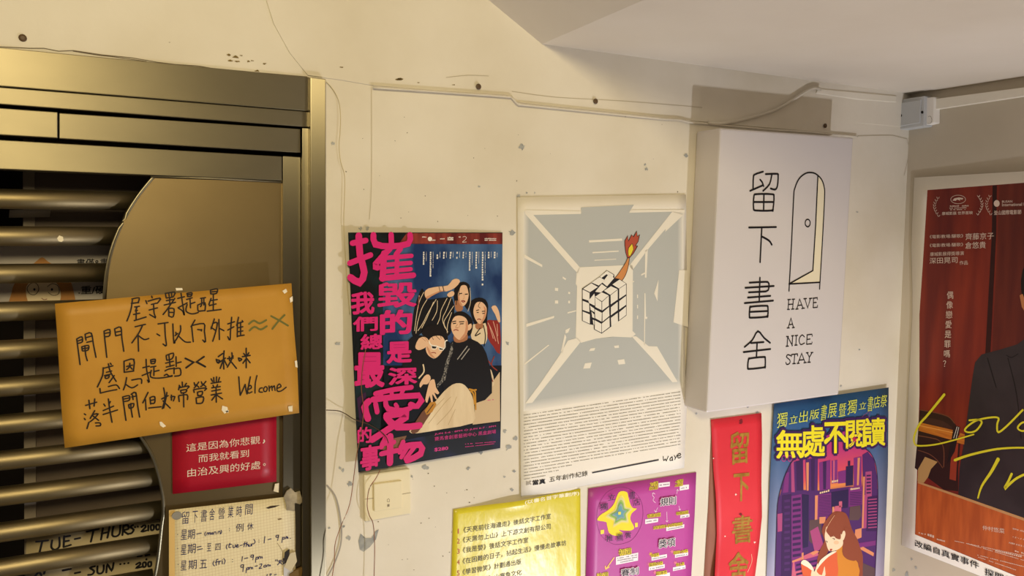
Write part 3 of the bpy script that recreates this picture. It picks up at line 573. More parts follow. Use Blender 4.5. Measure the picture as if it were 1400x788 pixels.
mb.poly(PP, P('50 580 90 520 150 460 240 360 300 290 360 242 410 232 450 248 490 300 512 360 518 440 505 520 300 560 110 592', *F4), noise_mat('cream_cloth_print', '#d3bb95', '#e6d3b0', 16, .45, 0, stretch=(3, 1, .5)), e * 5, 2)
for q in ('150 480 240 400 300 340', '190 520 300 380 350 330', '250 530 350 420 390 330', '330 530 380 420'): mb.stroke(PP, P(q, *F4), .7, ink('#b89c74'), e * 5.4)
mb.poly(PP, P('60 580 140 440 200 390 220 420 170 500 110 585', *F4), ink('#6e4632', .4), e * 5.6, 2)
mb.poly(PP, P('165 350 185 260 200 215 230 205 242 262 265 300 252 312 230 300 250 345 238 345 215 310 220 370 208 372 196 320 180 372', *F4), sk, e * 6, 2)
mb.poly(PP, P('125 235 160 180 190 170 205 200 180 240 150 240 130 265', *F4), sk, e * 6, 2)
mb.poly(PP, P('160 430 200 370 235 365 245 385 215 440 175 460', *F4), ink('#b9812e', .4), e * 6.2); mb.stroke(PP, P('178 445 222 385', *F4), 1.5, ink('#5a3a18'), e * 6.5)
obj('printed_person', mb, t_)
mb = MB()    # man with the sunglasses
mb.poly(PP, P('188 640 200 690 225 722 255 732 225 700 206 660', *F3), cheek, e * 5.2, 2)
mb.poly(PP, P('40 600 110 560 160 560 200 600 175 660 240 740 300 690 350 600 372 650 330 780 300 900 200 980 100 950 0 800', *F3), bk_, e * 4.6, 2)
mb.poly(PP, P('150 545 170 500 215 475 285 480 335 515 352 580 330 650 300 700 200 640 190 590', *F3), hr, e * 4.8, 2)
mb.poly(PP, P('182 650 200 600 235 565 295 560 325 590 325 640 300 690 255 732 215 722 188 690', *F3), sk, e * 5, 3)
for q in ('225 638 228 655 255 658 268 640 225 632', '280 645 284 665 310 668 320 652 282 645'):
    mb.poly(PP, P(q, *F3), bk_, e * 5.4)
mb.stroke(PP, P('205 600 222 630 268 640 280 645 325 655 330 605 345 595', *F3), 1.5, ink('#eee6d8'), e * 5.6); mb.stroke(PP, P('226 640 230 660 258 660 268 642', *F3), 1, ink('#eee6d8'), e * 5.7); mb.stroke(PP, P('282 648 286 668 312 670 322 655', *F3), 1, ink('#eee6d8'), e * 5.7)
for q in ('225 560 240 590', '250 550 290 590', '290 545 300 580'): mb.stroke(PP, P(q, *F3), .6, hr, e * 5.4)
mb.stroke(PP, P('225 690 245 688 258 694', *F3), 1.2, ink('#9a4438'), e * 5.6)
mb.poly(PP, P('100 640 128 580 175 568 205 600 192 640 140 668 112 664', *F3), sk, e * 6, 2)
for q in ('150 575 180 600', '170 570 200 605'): mb.stroke(PP, P(q, *F3), .5, skd, e * 6.3)
mb.stroke(PP, P('150 100 155 150 120 195', *F4), 2, crm, e * 5.6)
obj('printed_person', mb, t_)
mb = MB()
mb.poly(PP, P('525 285 640 235 700 150 702 505 505 530 520 430', *F4), ink('#cdb48f', .45), e * 2.2, 0)
mb.poly(PP, P('540 240 600 130 640 140 660 230 640 260 560 300', *F4), ink('#d8c3a0', .45), e * 2.6, 2)
for q in ('480 275 520 290 525 340 528 420', '490 290 510 310 518 380', '530 280 500 285'): mb.stroke(PP, P(q, *F4), 2.2, ink('#c28a2c', .4), e * 5.6)
for q in ('560 200 620 170 650 220', '640 100 600 60 620 160', '660 40 640 100 680 140'): mb.stroke(PP, P(q, *F4), 1.5, ink('#8c3424', .4), e * 3)
obj('printed_cloth', mb, t_)
mb = MB(); pk = ink('#d42473', .45); B1 = (470, 310, 4.635); B2 = (470, 470, 4.376)
for q, wd in (('95 58 103 180 130 290 100 355 42 322', 8), ('55 105 140 88', 6.5), ('38 232 170 180', 6.5), ('188 52 200 112 300 125 410 108 420 52', 7), ('300 50 302 115', 6.5), ('292 140 200 240 215 260', 7), ('255 170 246 330', 7.5), ('360 140 330 178', 6), ('270 198 430 185', 5), ('272 242 425 230', 5), ('268 285 425 270', 5), ('240 328 442 308', 6.5), ('338 180 335 310', 5.5)):
    mb.stroke(PP, P(q, *B1), wd * 1.2, pk, e * 8, 2)
def bx(ch, x0, y0, x1, y1, K, bold=.03, sl=-.05): mb.box(PP, ch, K[0] + x0 / K[2], K[1] + y0 / K[2], K[0] + x1 / K[2], K[1] + y1 / K[2], pk, e * 8, bold, sl, 3)
bx('毀', 212, 355, 462, 520, B1, .03); bx('的', 228, 530, 436, 690, B1, .04); bx('是', 255, -10, 408, 122, B2, .04); bx('深', 265, 145, 440, 252, B2, .035)
bx('我', 45, 415, 195, 560, B1, .035); bx('們', 58, 572, 216, 668, B1, .03); bx('總', 105, 682, 248, 782, B1, .03); bx('最', 62, 52, 245, 268, B2, .035, -.03); bx('的', 82, 500, 166, 598, B2, .03); bx('事', 98, 615, 216, 768, B2, .035, -.15)
for q, wd in (('190 300 300 275 405 262', 6), ('215 300 225 320', 6), ('285 290 290 315', 5), ('360 270 345 300', 5), ('175 335 450 310 440 375 400 365', 7), ('150 345 125 380 145 450', 8), ('190 360 200 410', 6), ('250 350 265 390 350 400 400 385', 6), ('310 365 320 380', 5), ('255 430 385 420 330 470 170 575', 8), ('255 440 320 500 455 490', 8), ('230 600 300 590', 6), ('250 560 225 620', 6), ('225 660 320 640', 6), ('278 555 276 715', 8), ('355 590 335 650', 6), ('345 620 455 605 460 660 380 700', 7.5), ('385 615 345 680', 5.5), ('430 610 370 690', 5.5)):
    mb.stroke(PP, P(q, *B2), wd * 1.15, pk, e * 8, 2)
obj('pink_title', mb, t_)
mb = MB(); wl = ink('#e9e4da', .45); rn = random.Random(5); F5 = (560, 315, 9.27)
for x, y1, n in ((1070, 360, 3), (995, 360, 3), (918, 735, 15), (838, 490, 7), (755, 515, 10), (675, 362, 3), (595, 365, 3), (512, 365, 3), (427, 365, 3), (345, 368, 3), (258, 590, 13), (172, 440, 7)):
    mb.marks(PP, *P('%f 270 %f %f' % (x, x - 4, y1), *F5), 2.1, n, wl, e * 2, rn, .05, True)
    mb.marks(PP, *P('%f 272 %f %f' % (x + 38, x + 36, 272 + (y1 - 272) * .6 + 20), *F5), 0.6, int(n * 1.6) + 2, wl, e * 2, rn, .1, True)
mb.ellipse(PP, *P('258 110', *F5)[0], 3.0, 3.0, wl, e * 2, 18)
for q, n in (('157 92 215 92', 4), ('265 132 328 132', 6), ('385 115 445 115', 4), ('622 92 648 92', 2), ('815 130 892 130', 4), ('950 112 1100 112', 9), ('950 132 1112 132', 12)): mb.marks(PP, *P(q, *F5), 1.3, n, wl, e * 2, rn, .05)
mb.stroke(PP, P('675 85 700 78 720 95 700 125 670 150 720 148', *F5), .5, wl, e * 2)
for y in (105, 128): mb.marks(PP, *P('480 %d 556 %d' % (y, y), *F5), 2.0, 4, wl, e * 2, rn, 0)
obj('white_small_print', mb, t_)
mb = MB(); p2 = ink('#cf3a86', .45)
mb.box(PP, 'JUN 5-6 · 8PM ◇ JUN 6-7 · 3PM', *P('232 590', *F4)[0], *P('672 608', *F4)[0], p2, e * 3, .02, -.135)
mb.box(PP, '賽馬會創意藝術中心 黑盒劇場', *P('232 618', *F4)[0], *P('672 648', *F4)[0], p2, e * 3, .0, -.125)
mb.box(PP, '$280', *P('230 697', *F4)[0], *P('330 726', *F4)[0], p2, e * 3, .03, -.12)
mb.marks(PP, *P('450 672 670 655', *F4), 1.0, 24, p2, e * 3, rn); mb.marks(PP, *P('450 692 670 668', *F4), .9, 24, p2, e * 3, rn); mb.marks(PP, *P('612 358 668 352', *F4), 1.2, 5, p2, e * 3, rn)
obj('pink_small_print', mb, t_)

# ------------------------------------------------------------------ light switch
t_ = thing('light_switch', W.pt(530, 714), 'cream wall light switch with one big rocker, below the performance poster', 'switch')
M_sw = noise_mat('cream_plastic', '#e4d8b4', '#ece1c0', 8, .35, .02, 40)
spart('plate', P('497.5 650 561 641 562 703 499 714.5'), M_sw, 0, .009, t_, .0025)
spart('rocker', P('511 662.5 549.5 657.5 550 695 511.5 700'), M_sw, .007, .0125, t_, .0015)
mb = MB(); SW = Pl('W', .009); ms = ink('#8c7f66')
mb.stroke(SW, P('499 683 511 681.5'), .6, ms, .0004, 0); mb.stroke(SW, P('550 676 561.5 674'), .6, ms, .0004, 0)
SW2 = Pl('W', .0125); mb.stroke(SW2, P('529.5 686.5 529.5 683.5 531 682 532.5 683.5 532.5 686.5 529.5 686.5'), .5, ms, .0004, 0); mb.poly(SW2, P('529.5 690 532.5 689.6 532.5 693 529.5 693.4'), ms, .0004)
obj('switch_marks', mb, t_)

# ------------------------------------------------------------------ grey cube poster
CP = Pl('W', tilt(W.pt(830, 270).x, W.pt(830, 270).z, .0025, 0, -.003))
t_ = thing('cube_art_poster', CP.pt(822, 665), 'white poster of a grey room with a cube puzzle holding up a burning arm', 'poster')
mb = MB(); mb.sheet(CP, P('707.5 270 708 380 711 560 712.5 680'), P('938 266 939 380 936 470 939 560 935.5 640'), M_paper, 14, 18, .0004); obj('sheet', mb, t_)
mb = MB(); K1 = (700, 260, 3.58); K2 = (700, 460, 3.428); e = .00022
def mix(c1, c2, t): a = [int(c1[i:i + 2], 16) for i in (1, 3, 5)]; b = [int(c2[i:i + 2], 16) for i in (1, 3, 5)]; return '#' + ''.join('%02x' % round(x + (y - x) * t) for x, y in zip(a, b))
pc, gr = '#ece5d8', '#b6b8b4'; cr = ink('#e9e2d2', .55); gm = ink(gr, .55)
for k in range(8):
    g = 1.05 * (4 - k); t = (k + 1) / 8; gb = 1.9 * (4 - k)
    mb.poly(CP, [(720 - g, 292), (719 - g, 400), (720 - g, 555 + gb), (800, 542 + gb), (870, 532 + gb), (930 + g, 523 + gb), (930 + g, 300), (931 + g, 293 - g * .5), (720 - g, 291 - g * .5)], ink(mix(pc, gr, t), .55), e * (1 + k * .5))
mb.poly(CP, P('105 121 340 116 338 85 597 72 573 109 785 105 740 170 420 200 120 150', *K1), gm, e * 5)
def cg(q, K=K1, sm=0): mb.poly(CP, P(q, *K), cr, e * 6.2, sm)
cg('60 100 104 121 125 145 332 378 322 408 300 385 66 118'); cg('316 404 330 378 588 366 592 380 590 690 606 706 584 722 494 718 410 728 338 748 312 722 318 470 312 460')
cg('784 106 838 122 750 205 752 190 664 292 590 392 574 370'); cg('62 100 106 122 338 117 338 104 70 98'); cg('574 111 786 106 845 112 845 96 582 98')
cg('306 8 322 26 95 312 62 316 130 225 222 90 262 20', K2); cg('560 0 582 0 640 46 680 48 776 214 752 216 660 108', K2)
cg('60 315 148 366 148 378 60 332'); cg('70 655 207 616 205 627 70 671'); cg('210 478 226 480 226 495 210 493'); cg('210 540 226 540 226 556 210 556'); cg('275 498 285 500 284 510 275 508'); cg('275 542 284 542 284 555 275 554'); cg('248 423 265 434 262 441 248 432'); cg('272 598 314 588 314 594 272 605'); cg('262 685 285 674 275 698 262 702')
cg('258 705 266 720 246 800 240 788'); cg('170 40 175 42 60 135 58 128', K2); cg('652 295 665 289 658 430 650 428'); cg('717 438 712 545 696 506'); cg('612 512 617 512 617 530 612 529'); cg('612 562 617 562 617 580 612 579'); cg('612 614 617 614 617 632 612 631'); cg('648 505 653 505 656 620 663 622 660 632 652 630 650 760 646 758')
cg('818 392 860 392 862 672 790 648'); cg('588 448 597 444 597 450 588 454'); cg('632 412 652 402 652 410 632 420')
cg('376 246 538 237 540 248 378 257'); cg('394 303 522 296 522 302 394 310'); cg('404 342 510 336 510 340 404 346')
cg('368 57 390 54 386 67 361 70', K2); cg('478 45 500 42 502 54 482 56', K2); cg('342 127 374 123 366 150 334 152', K2); cg('494 112 526 107 531 130 500 133', K2)
mb.poly(CP, P('392 12 470 4 474 20 388 30', *K2), gm, e * 6.8)
obj('grey_room_print', mb, t_)
mb = MB(); K3 = (780, 300, 4.925); ob = ink('#cf8a50', .55); e6 = e * 7
arm = '296 398 318 372 345 332 372 290 384 262 396 262 392 300 382 345 366 385 346 414'
mb.poly(CP, P(arm + ' 300 440', *K3), ob, e6, 2); mb.stroke(CP, P(arm, *K3), .9, M_black, e6 + e)
fl = '384 262 372 225 366 175 366 145 386 110 390 146 412 104 424 118 446 80 450 116 465 104 456 150 436 180 452 178 425 228 396 262'
mb.poly(CP, P(fl, *K3), ink('#b0503a', .55), e6 + e * .5); mb.stroke(CP, P(fl, *K3), .9, M_black, e6 + e, 0)
fy = '390 246 388 215 392 192 408 172 416 164 422 188 424 205 405 245'
mb.poly(CP, P(fy, *K3), ink('#e6cf3a', .55), e6 + e * 1.5); mb.stroke(CP, P(fy, *K3), .6, M_black, e6 + e * 2, 0)
obj('flaming_arm_print', mb, t_)
mb = MB(); mb.poly(CP, P('78 466 140 426 196 386 245 343 294 372 296 396 330 402 378 434 377 648 210 770 158 742 158 712 130 708 78 684', *K3), ink('#1d1b22', .55), e6 + e * 3)
wf = ink('#ebe5d8', .55)
for q in ('165 522 210 492 257 513 212 553', '225 482 272 451 318 471 268 509', '282 439 330 406 374 434 326 466',
          '213 557 258 516 258 582 213 615', '215 629 260 590 262 651 215 690', '211 702 262 661 264 724 211 764', '270 512 318 475 318 541 271 573', '272 592 318 556 318 613 272 646', '272 664 318 630 320 690 275 722', '328 468 374 438 374 505 328 536', '328 551 374 516 374 576 328 608', '328 626 374 588 374 645 328 680',
          '166 526 209 557 209 612 167 591', '164 606 211 630 209 690 166 666', '164 681 208 704 208 764 163 740',
          '85 468 140 431 184 456 131 491', '142 426 195 390 234 411 190 446', '198 386 245 347 290 374 285 391 242 370 207 396', '82 473 128 496 128 550 82 535', '82 549 125 566 128 626 82 611', '82 621 130 641 130 704 82 682',
          '166 488 210 436 245 461 204 494', '214 426 255 371 294 396 246 452', '120 550 160 500 164 520 163 582 126 564', '131 581 160 601 161 626 136 611', '141 621 160 641 161 666 146 660', '150 676 160 681 160 710 154 708'):
    mb.poly(CP, P(q, *K3), wf, e6 + e * 4)
obj('cube_print', mb, t_)
mb = MB(); rn = random.Random(21); mt_ = ink('#7d7970', .55)
for i in range(21):
    t = i / 20; yl = 460 + (372 + 300 * t) / 3.428; yr = 460 + (262 + 290 * t) / 3.428
    xr = 700 + 790 / 3.428
    if i > 17: xr = 800 - (i - 17) * 18; yr = yl + (yr - yl) * (xr - 716) / 214
    mb.marks(CP, (716 + rn.random() * .5, yl), (xr, yr), .95, int(150 * (xr - 716) / 214), mt_, e * 3, rn, .16)
obj('small_print', mb, t_)
mb = MB(); K7 = (700, 600, 5.714)
mb.box(CP, '當真', *P('160 325', *K7)[0], *P('262 366', *K7)[0], M_black, e * 3, .03, -.13); mb.box(CP, '五年創作紀錄', *P('292 300', *K7)[0], *P('592 342', *K7)[0], M_black, e * 3, .0, -.17)
mb.box(CP, '試', *P('108 332', *K7)[0], *P('152 366', *K7)[0], ink('#9a948c'), e * 3, .02, -.13)  # first character greyed in its ink to stand for glare over it
mb.poly(CP, P('626 262 1146 160 1147 172 627 273', *K7), ink('#34323a', .55), e * 3)
mb.strokes(CP, '1182 140 1185 172 1200 160 1205 175 1222 138/1235 160 1248 145 1255 165 1235 172 1235 158/1252 142 1256 172/1268 132 1278 150 1290 130/1278 150 1272 165/1294 138 1318 128 1312 116 1296 126 1294 146 1304 152 1318 146/1320 142 1321 143', *K7, 1.1, M_black, e * 3)
obj('black_title', mb, t_)
mb = MB(); mb.slab(CP, P('712.5 681 712 655 760 640 790 668 780 671'), noise_mat('clear_sleeve', '#e6e0d2', '#f0eadc', 8, .12, .5, 22, bdist=.004, spec=.6), -.0006, -.0004); obj('plastic_sleeve', mb, t_)

# ------------------------------------------------------------------ yellow book list
ya, yb = W.pt(706, 690).x, W.pt(706, 690).z
YP = Pl('W', lambda a, b: .0018 + .011 * math.exp(-((a - ya) / .07) ** 2) * max(0, min(1, 1 + (b - yb) / .07)) ** 2)
t_ = thing('book_list_poster', YP.pt(705, 880), 'glossy yellow poster listing books and publishers by number, right of the light switch', 'poster')
M_yel = noise_mat('yellow_laminate', '#d7c927', '#e0d23a', 5, .3, .4, 14, bdist=.005, spec=.42, bstretch=(1.3, 1, .8))
mb = MB(); mb.sheet(YP, P('620 697 617 790 616 905'), P('793.5 668.5 794 790 793 885'), M_yel, 26, 26, .0004); obj('sheet', mb, t_)
mb = MB(); YK = (610, 660, 6.155); e = .0006
rows = (('1', '《天亮前往海邊走》後話文字工作室', 145, 428, 880, 306), ('2', '《天黑勿上山》上下游文創有限公司', 140, 512, 880, 392), ('3', '《我是嬰》後話文字工作室', 140, 598, 692, 508), ('4', '《在困難的日子，拈起生活》慢慢走故事坊', 138, 690, 1010, 532), ('5', '《學習微笑》計劃通出版', 138, 782, 632, 690), ('6', '《島嶼沉思》山寮魚文化', 138, 874, 636, 780))
my = ink('#3c3a1c', .4); mr_ = ink('#b3442c', .4)
for n_, tx, x0, y0, x1, y1 in rows:
    sl_ = (y1 - y0) / (x1 - x0)
    mb.box(YP, tx, *P('%f %f' % (x0, y0 - 50), *YK)[0], *P('%f %f' % (x1, y0), *YK)[0], my, e, .004, sl_)
    mb.box(YP, n_, *P('%f %f' % (92 if n_ != '1' else 98, y0 - 38), *YK)[0], *P('%f %f' % (114 if n_ != '1' else 107, y0 + 4), *YK)[0], mr_, e, .0, -.1)
obj('list_lettering', mb, t_)
mb = MB(); mb.box(YP, '(以書名首字筆劃序)', *P('662 150', *YK)[0], *P('1120 192', *YK)[0], ink('#f6f0c8', .3), e, .03, -.175); obj('white_heading', mb, t_)

# ------------------------------------------------------------------ purple award poster
VP_ = Pl('W', .0022)
t_ = thing('award_poster', VP_.pt(875, 880), 'purple poster with a yellow star and many labelled arrows, right of the book list', 'poster')
mb = MB(); mb.sheet(VP_, P('804.5 668.5 803 720 801 790 799 905'), P('952 646 950 700 945 790 944 885'), noise_mat('purple_print', '#b23f94', '#bd4a9f', 5, .4, .1, 14, bdist=.002), 10, 12, .0004); obj('sheet', mb, t_)
mb = MB(); U1 = (795, 650, 8.75); U2 = (795, 710, 8.75); e = .0003
def ring(s_, cx=460, cy=455):
    q = P('435 225 480 192 545 205 560 260 585 350 620 395 662 402 600 460 585 530 620 600 628 640 580 665 500 662 445 655 490 690 480 715 400 725 330 690 305 600 290 560 200 545 192 520 230 475 330 410 390 340')
    return [(U1[0] + (cx + (x - cx) * s_) / U1[2], U1[1] + (cy + (y - cy) * s_) / U1[2]) for x, y in q]
mb.poly(VP_, ring(1), ink('#f3dc2c'), e * 2, 3)
star = [(470, 265), (510, 300), (530, 385), (600, 405), (545, 470), (555, 560), (480, 560), (385, 610), (390, 540), (300, 490), (400, 420), (430, 330)]
for k, (s_, c_) in enumerate(((1.12, '#e9d96a'), (.98, '#d8d29a'), (.84, '#a9bf5e'), (.72, '#7fae54'), (.6, '#8fa39a'), (.46, '#6aa0a8'), (.3, '#5f9eb4'))):
    mb.poly(VP_, [(U1[0] + (460 + (x - 460) * s_) / 8.75, U1[1] + (455 + (y - 455) * s_) / 8.75) for x, y in star], ink(c_), e * (3 + k), 3)
mb.poly(VP_, P('440 440 472 436 472 472 440 476', *U1), ink('#e6e04a'), e * 11)
for q in ('228 658 270 652 270 700 228 708', '640 572 674 568 674 620 640 626'): mb.poly(VP_, P(q, *U1), ink('#f1e04a'), e * 2)
mb.stroke(VP_, P('185 520 200 380 290 220 430 148 560 160 680 250 735 400 715 600 620 760 500 820 380 825 250 740 195 620 185 520', *U1), .45, ink('#7a2468'), e * 1.5)
obj('star_emblem', mb, t_)
mb = MB(); dk = ink('#2a2236', .5); e2 = e * 12
def ub(ch, x0, y0, x1, y1, m, K=U1, bold=0.0, sl=-.15, ee=e2): mb.box(VP_, ch, *P('%f %f' % (x0, y0), *K)[0], *P('%f %f' % (x1, y1), *K)[0], m, ee, bold, sl)
for ch, x0, y0, x1, y1 in (('獨', 222, 345, 318, 425), ('立', 320, 235, 405, 305), ('書', 575, 200, 645, 290), ('店', 618, 290, 705, 370), ('推', 295, 725, 380, 800), ('薦', 420, 705, 500, 795), ('賞', 525, 690, 595, 760)): ub(ch, x0, y0, x1, y1, dk)
for ch, x0, y0, x1, y1, K in (('規則', 938, 275, 1138, 382, U1), ('獎項', 922, 245, 1128, 360, U2), ('賽制', 468, 598, 688, 700, U2)):
    ub(ch, x0, y0, x1, y1, ink('#efe6ea'), K, .075, -.15, e2); ub(ch, x0 + 6, y0 + 6, x1 - 6, y1 - 6, dk, K, .012, -.15, e2 + e)
obj('dark_headings', mb, t_)
mb = MB(); yl_ = ink('#f0d83c'); wt = ink('#f2eaee')
for q in ('922 95 1058 80 1056 132 922 150', '1175 122 1286 112 1284 168 1175 186', '762 530 918 515 916 560 762 586', '1182 480 1292 462 1292 500 1182 518', '1014 622 1230 588 1228 630 1014 670'): mb.poly(VP_, P(q, *U1), wt, e * 2)
for q in ('412 455 678 402 676 498 412 550', '838 452 1022 420 1022 462 838 500', '1118 425 1276 400 1276 436 1118 465', '805 575 996 540 996 585 805 618', '1094 580 1244 552 1244 594 1094 624', '890 670 1058 640 1058 690 890 720'): mb.poly(VP_, P(q, *U2), wt, e * 2)
rn = random.Random(8); gy = ink('#7d7684')
for q, n in (('935 128 1050 112', 8), ('1190 165 1275 150', 6), ('775 565 900 545', 9), ('1195 508 1280 495', 6), ('1030 655 1215 620', 12)): mb.marks(VP_, *P(q, *U1), 1.2, n, gy, e * 3, rn)
for q, n in (('430 478 665 435', 22), ('430 503 665 462', 22), ('465 525 620 495', 14), ('850 485 1010 455', 12), ('1130 452 1265 428', 10), ('820 605 985 572', 12), ('1105 612 1235 588', 10)): mb.marks(VP_, *P(q, *U2), 1.1, n, gy, e * 3, rn)
obj('white_captions', mb, t_)
mb = MB()
for ch, x0, y0, x1, y1, K in (('20週', 818, 85, 920, 140, U1), ('成立書店', 808, 140, 915, 185, U1), ('4間', 1120, 60, 1218, 105, U1), ('入圍書店', 1115, 105, 1215, 145, U1), ('香港出版', 785, 470, 950, 520, U1), ('有關出版', 1130, 442, 1282, 485, U1), ('1/8/2024-31/7/2025', 860, 612, 1212, 655, U1), ('初選', 442, 362, 602, 448, U2), ('決選', 178, 650, 325, 730, U2), ('年度獎', 830, 418, 930, 465, U2), ('設計大獎', 1098, 385, 1276, 428, U2), ('編輯大獎', 808, 528, 976, 575, U2), ('新人獎', 1130, 528, 1232, 570, U2), ('翻譯獎', 890, 632, 1026, 680, U2)):
    ub(ch, x0, y0, x1, y1, yl_, K, .09, -.15, e * 4); ub(ch, x0 + 4, y0 + 4, x1 - 4, y1 - 4, ink('#4a3a1c'), K, -.004, -.15, e * 5)
for q in ('388 465 300 590', '330 575 290 600', '290 600 285 565'): mb.stroke(VP_, P(q, *U2), 1.7, ink('#f0c86a'), e * 2, 0)
for x, y, K in ((830, 420, U2), (1085, 390, U2), (808, 540, U2), (1125, 525, U2), (880, 640, U2)):
    c = P('%f %f' % (x, y), *K)[0]
    mb.poly(VP_, [(c[0] + (3.4 if i % 2 == 0 else 1.4) * math.cos(i * math.pi / 6), c[1] + (3.4 if i % 2 == 0 else 1.4) * math.sin(i * math.pi / 6)) for i in range(12)], ink('#e8b04a') if x == 830 else ink('#e07a9a'), e * 2)
obj('yellow_captions', mb, t_)
mb = MB(); lp = ink('#eed3e6')
for q in ('885 330 855 300 870 270 848 240 862 212/862 212 845 218/862 212 880 228', '1140 220 1150 170/1150 170 1135 185/1150 170 1160 188', '1020 440 1024 560/1024 560 1010 545/1024 560 1036 545', '912 390 885 440/885 440 872 420/885 440 902 435', '1165 370 1178 420/1178 420 1165 410/1178 420 1186 405'): mb.strokes(VP_, q, *U1, .7, lp, e * 2)
obj('pale_arrows', mb, t_)

# ------------------------------------------------------------------ red banner strip
bxa, bza = W.pt(1010, 575).x, W.pt(1010, 575).z
RB = Pl('W', lambda a, b: .003 + .006 * max(0, (bza - b)) / .3 * (1 + .6 * math.sin((b - bza) * 30)))
t_ = thing('red_banner', RB.pt(1005, 900), 'narrow red paper banner with gold brush characters, right of the purple poster', 'banner')
mb = MB(); mb.sheet(Pl('W', .0012), P('973 577 968 700 962 790 958 920'), P('990 575 988 700 990 790 988 920'), noise_mat('brown_strip', '#8f5a48', '#9c6652', 6, .7), 3, 6, .0003); obj('left_strip', mb, t_, label='brownish strip along its left edge')  # brown strip showing left of the red sheet
mb = MB(); mb.sheet(RB, P('972 574 975 640 979 682 980 730 977 790 974 920'), P('1041 565 1042 600 1041 660 1042 705 1038 745 1032 790 1028 905'), noise_mat('red_paper', '#d42a38', '#de333e', 5, .5, .15, 10, bdist=.002), 8, 24, .0004); obj('sheet', mb, t_)
mb = MB(); gd = noise_mat('gold_ink', '#8f6420', '#b08434', 80, .4)
R_ = (955, 560, 3.456)
for ch, x0, y0, x1, y1 in (('留', 150, 108, 240, 265), ('下', 165, 305, 240, 440), ('書', 160, 505, 258, 640), ('舍', 140, 678, 235, 830)): mb.box(RB, ch, *P('%f %f' % (x0, y0), *R_)[0], *P('%f %f' % (x1, y1), *R_)[0], gd, .0009, .022, -.12)
obj('gold_characters', mb, t_)
mb = MB()
for x, y, r in ((200, 55, 4), (198, 495, 2.2)): mb.poly(RB, blob(*P('%f %f' % (x, y), *R_)[0], r, 9, rn), ink('#7a1420'), .0008)
for x, y, r in ((176, 403, 1.6), (265, 628, 2.2), (125, 600, 1.4), (70, 232, 1.2), (215, 718, 2.0)): mb.poly(RB, blob(*P('%f %f' % (x, y), *R_)[0], r, 7, rn), ink('#f0d4c8'), .0008)
mb.stroke(RB, P('250 685 252 720 232 770', *R_), .7, ink('#f0c8a8'), .0008)
obj('flecks', mb, t_)

# ------------------------------------------------------------------ blue book fair poster
ba, bb = W.pt(1215, 530).x, W.pt(1215, 530).z
BPp = Pl('W', tilt(ba, bb, .0095, .006, .0085))
t_ = thing('book_fair_poster', BPp.pt(1125, 890), 'blue poster with a reading woman before purple towers, right of the red banner', 'poster')
z1 = W.pt(1136, 560).z; z0 = W.pt(1136, 800).z
mb = MB(); mb.sheet(BPp, P('1058.5 552.5 1053 650 1048 788 1044 905'), P('1215 530 1214 640 1208.5 788 1205 885'), ramp_mat('blue_lavender_print', z0, z1, ((0, '#b7acc6'), (.35, '#8187a8'), (.75, '#4a6590'), (1, '#2c5a8c')), .1, 20), 8, 10, .0004); obj('sheet', mb, t_)
mb = MB(); V6 = (1050, 620, 4.69); V5 = (1050, 530, 7.165); V8 = (1080, 690, 8.04); e = .0003
arch = P('45 800 55 500 62 330 85 220 120 120 165 40 250 -35 400 -75 520 -70 620 -30 665 10 695 90 706 250 700 500 686 800', *V6)
mb.poly(BPp, [(1048 + (x - 1048) * 1.0, y) for x, y in arch], ramp_mat('sunset_print', W.pt(1130, 740).z, W.pt(1130, 615).z, ((0, '#4a2350'), (.3, '#6e2c62'), (.52, '#8c3a5a'), (.6, '#e08a4a'), (.72, '#d8505a'), (1, '#b93a78')), .05, 20), e)
V = {k: ink(c) for k, c in dict(d='#3b1f52', n='#4e2866', m='#7a2f78', p='#a8487a', o='#d88a62', k='#2b1e4a', g='#5c4448', q='#c8607a').items()}
def B(q, c, l=2.0): mb.poly(BPp, P(q, *V6), V[c], e * l)
B('120 120 145 60 225 40 228 250 85 260 85 225', 'n'); B('148 62 165 48 172 250 150 250', 'p', 2.4); B('180 50 222 45 225 240 184 240', 'd', 2.4); B('110 130 135 120 130 250 95 255', 'm', 2.4)
B('240 40 320 25 318 240 245 250', 'n'); B('245 60 262 58 260 240 248 240', 'o', 2.4); B('275 40 300 35 298 240 278 240', 'd', 2.4)
B('328 60 400 42 400 230 330 240', 'm'); B('352 55 375 50 372 230 354 232', 'd', 2.4); B('408 48 445 42 445 190 408 195', 'm'); B('418 46 428 45 426 190 418 192', 'q', 2.4); B('448 118 500 108 500 190 448 195', 'm')
B('500 85 548 78 546 205 498 212', 'k', 2.6); B('512 50 528 48 528 80 512 82', 'k', 2.6); B('550 30 600 20 600 210 550 215', 'm'); B('575 30 590 28 582 205 570 206', 'o', 2.5); B('605 10 640 -10 680 40 700 150 700 320 610 320', 'n', 2.2); B('625 120 665 115 665 300 625 300', 'p', 2.4)
B('60 320 85 240 220 235 330 240 520 215 706 230 705 330 700 500 686 800 45 800', 'n', 1.6)
B('90 270 150 262 150 800 85 800', 'd', 2.8); B('150 275 215 262 225 800 152 800', 'm', 3); B('218 265 262 268 258 600 222 610', 'k', 3.2)
for i in range(14): B('158 %d 210 %d 210 %d 158 %d' % (290 + i * 36, 282 + i * 36, 300 + i * 36, 308 + i * 36), 'd', 3.4)
for i in range(12): B('105 %d 140 %d 140 %d 105 %d' % (300 + i * 40, 296 + i * 40, 312 + i * 40, 316 + i * 40), 'n', 3.2)
B('300 270 405 255 405 420 300 425', 'm', 2.8); B('302 272 320 270 316 425 300 428', 'o', 3.2)
for i in range(14): B('325 %d 402 %d 402 %d 325 %d' % (275 + i * 10, 268 + i * 10, 272 + i * 10, 279 + i * 10), 'd', 3.2)
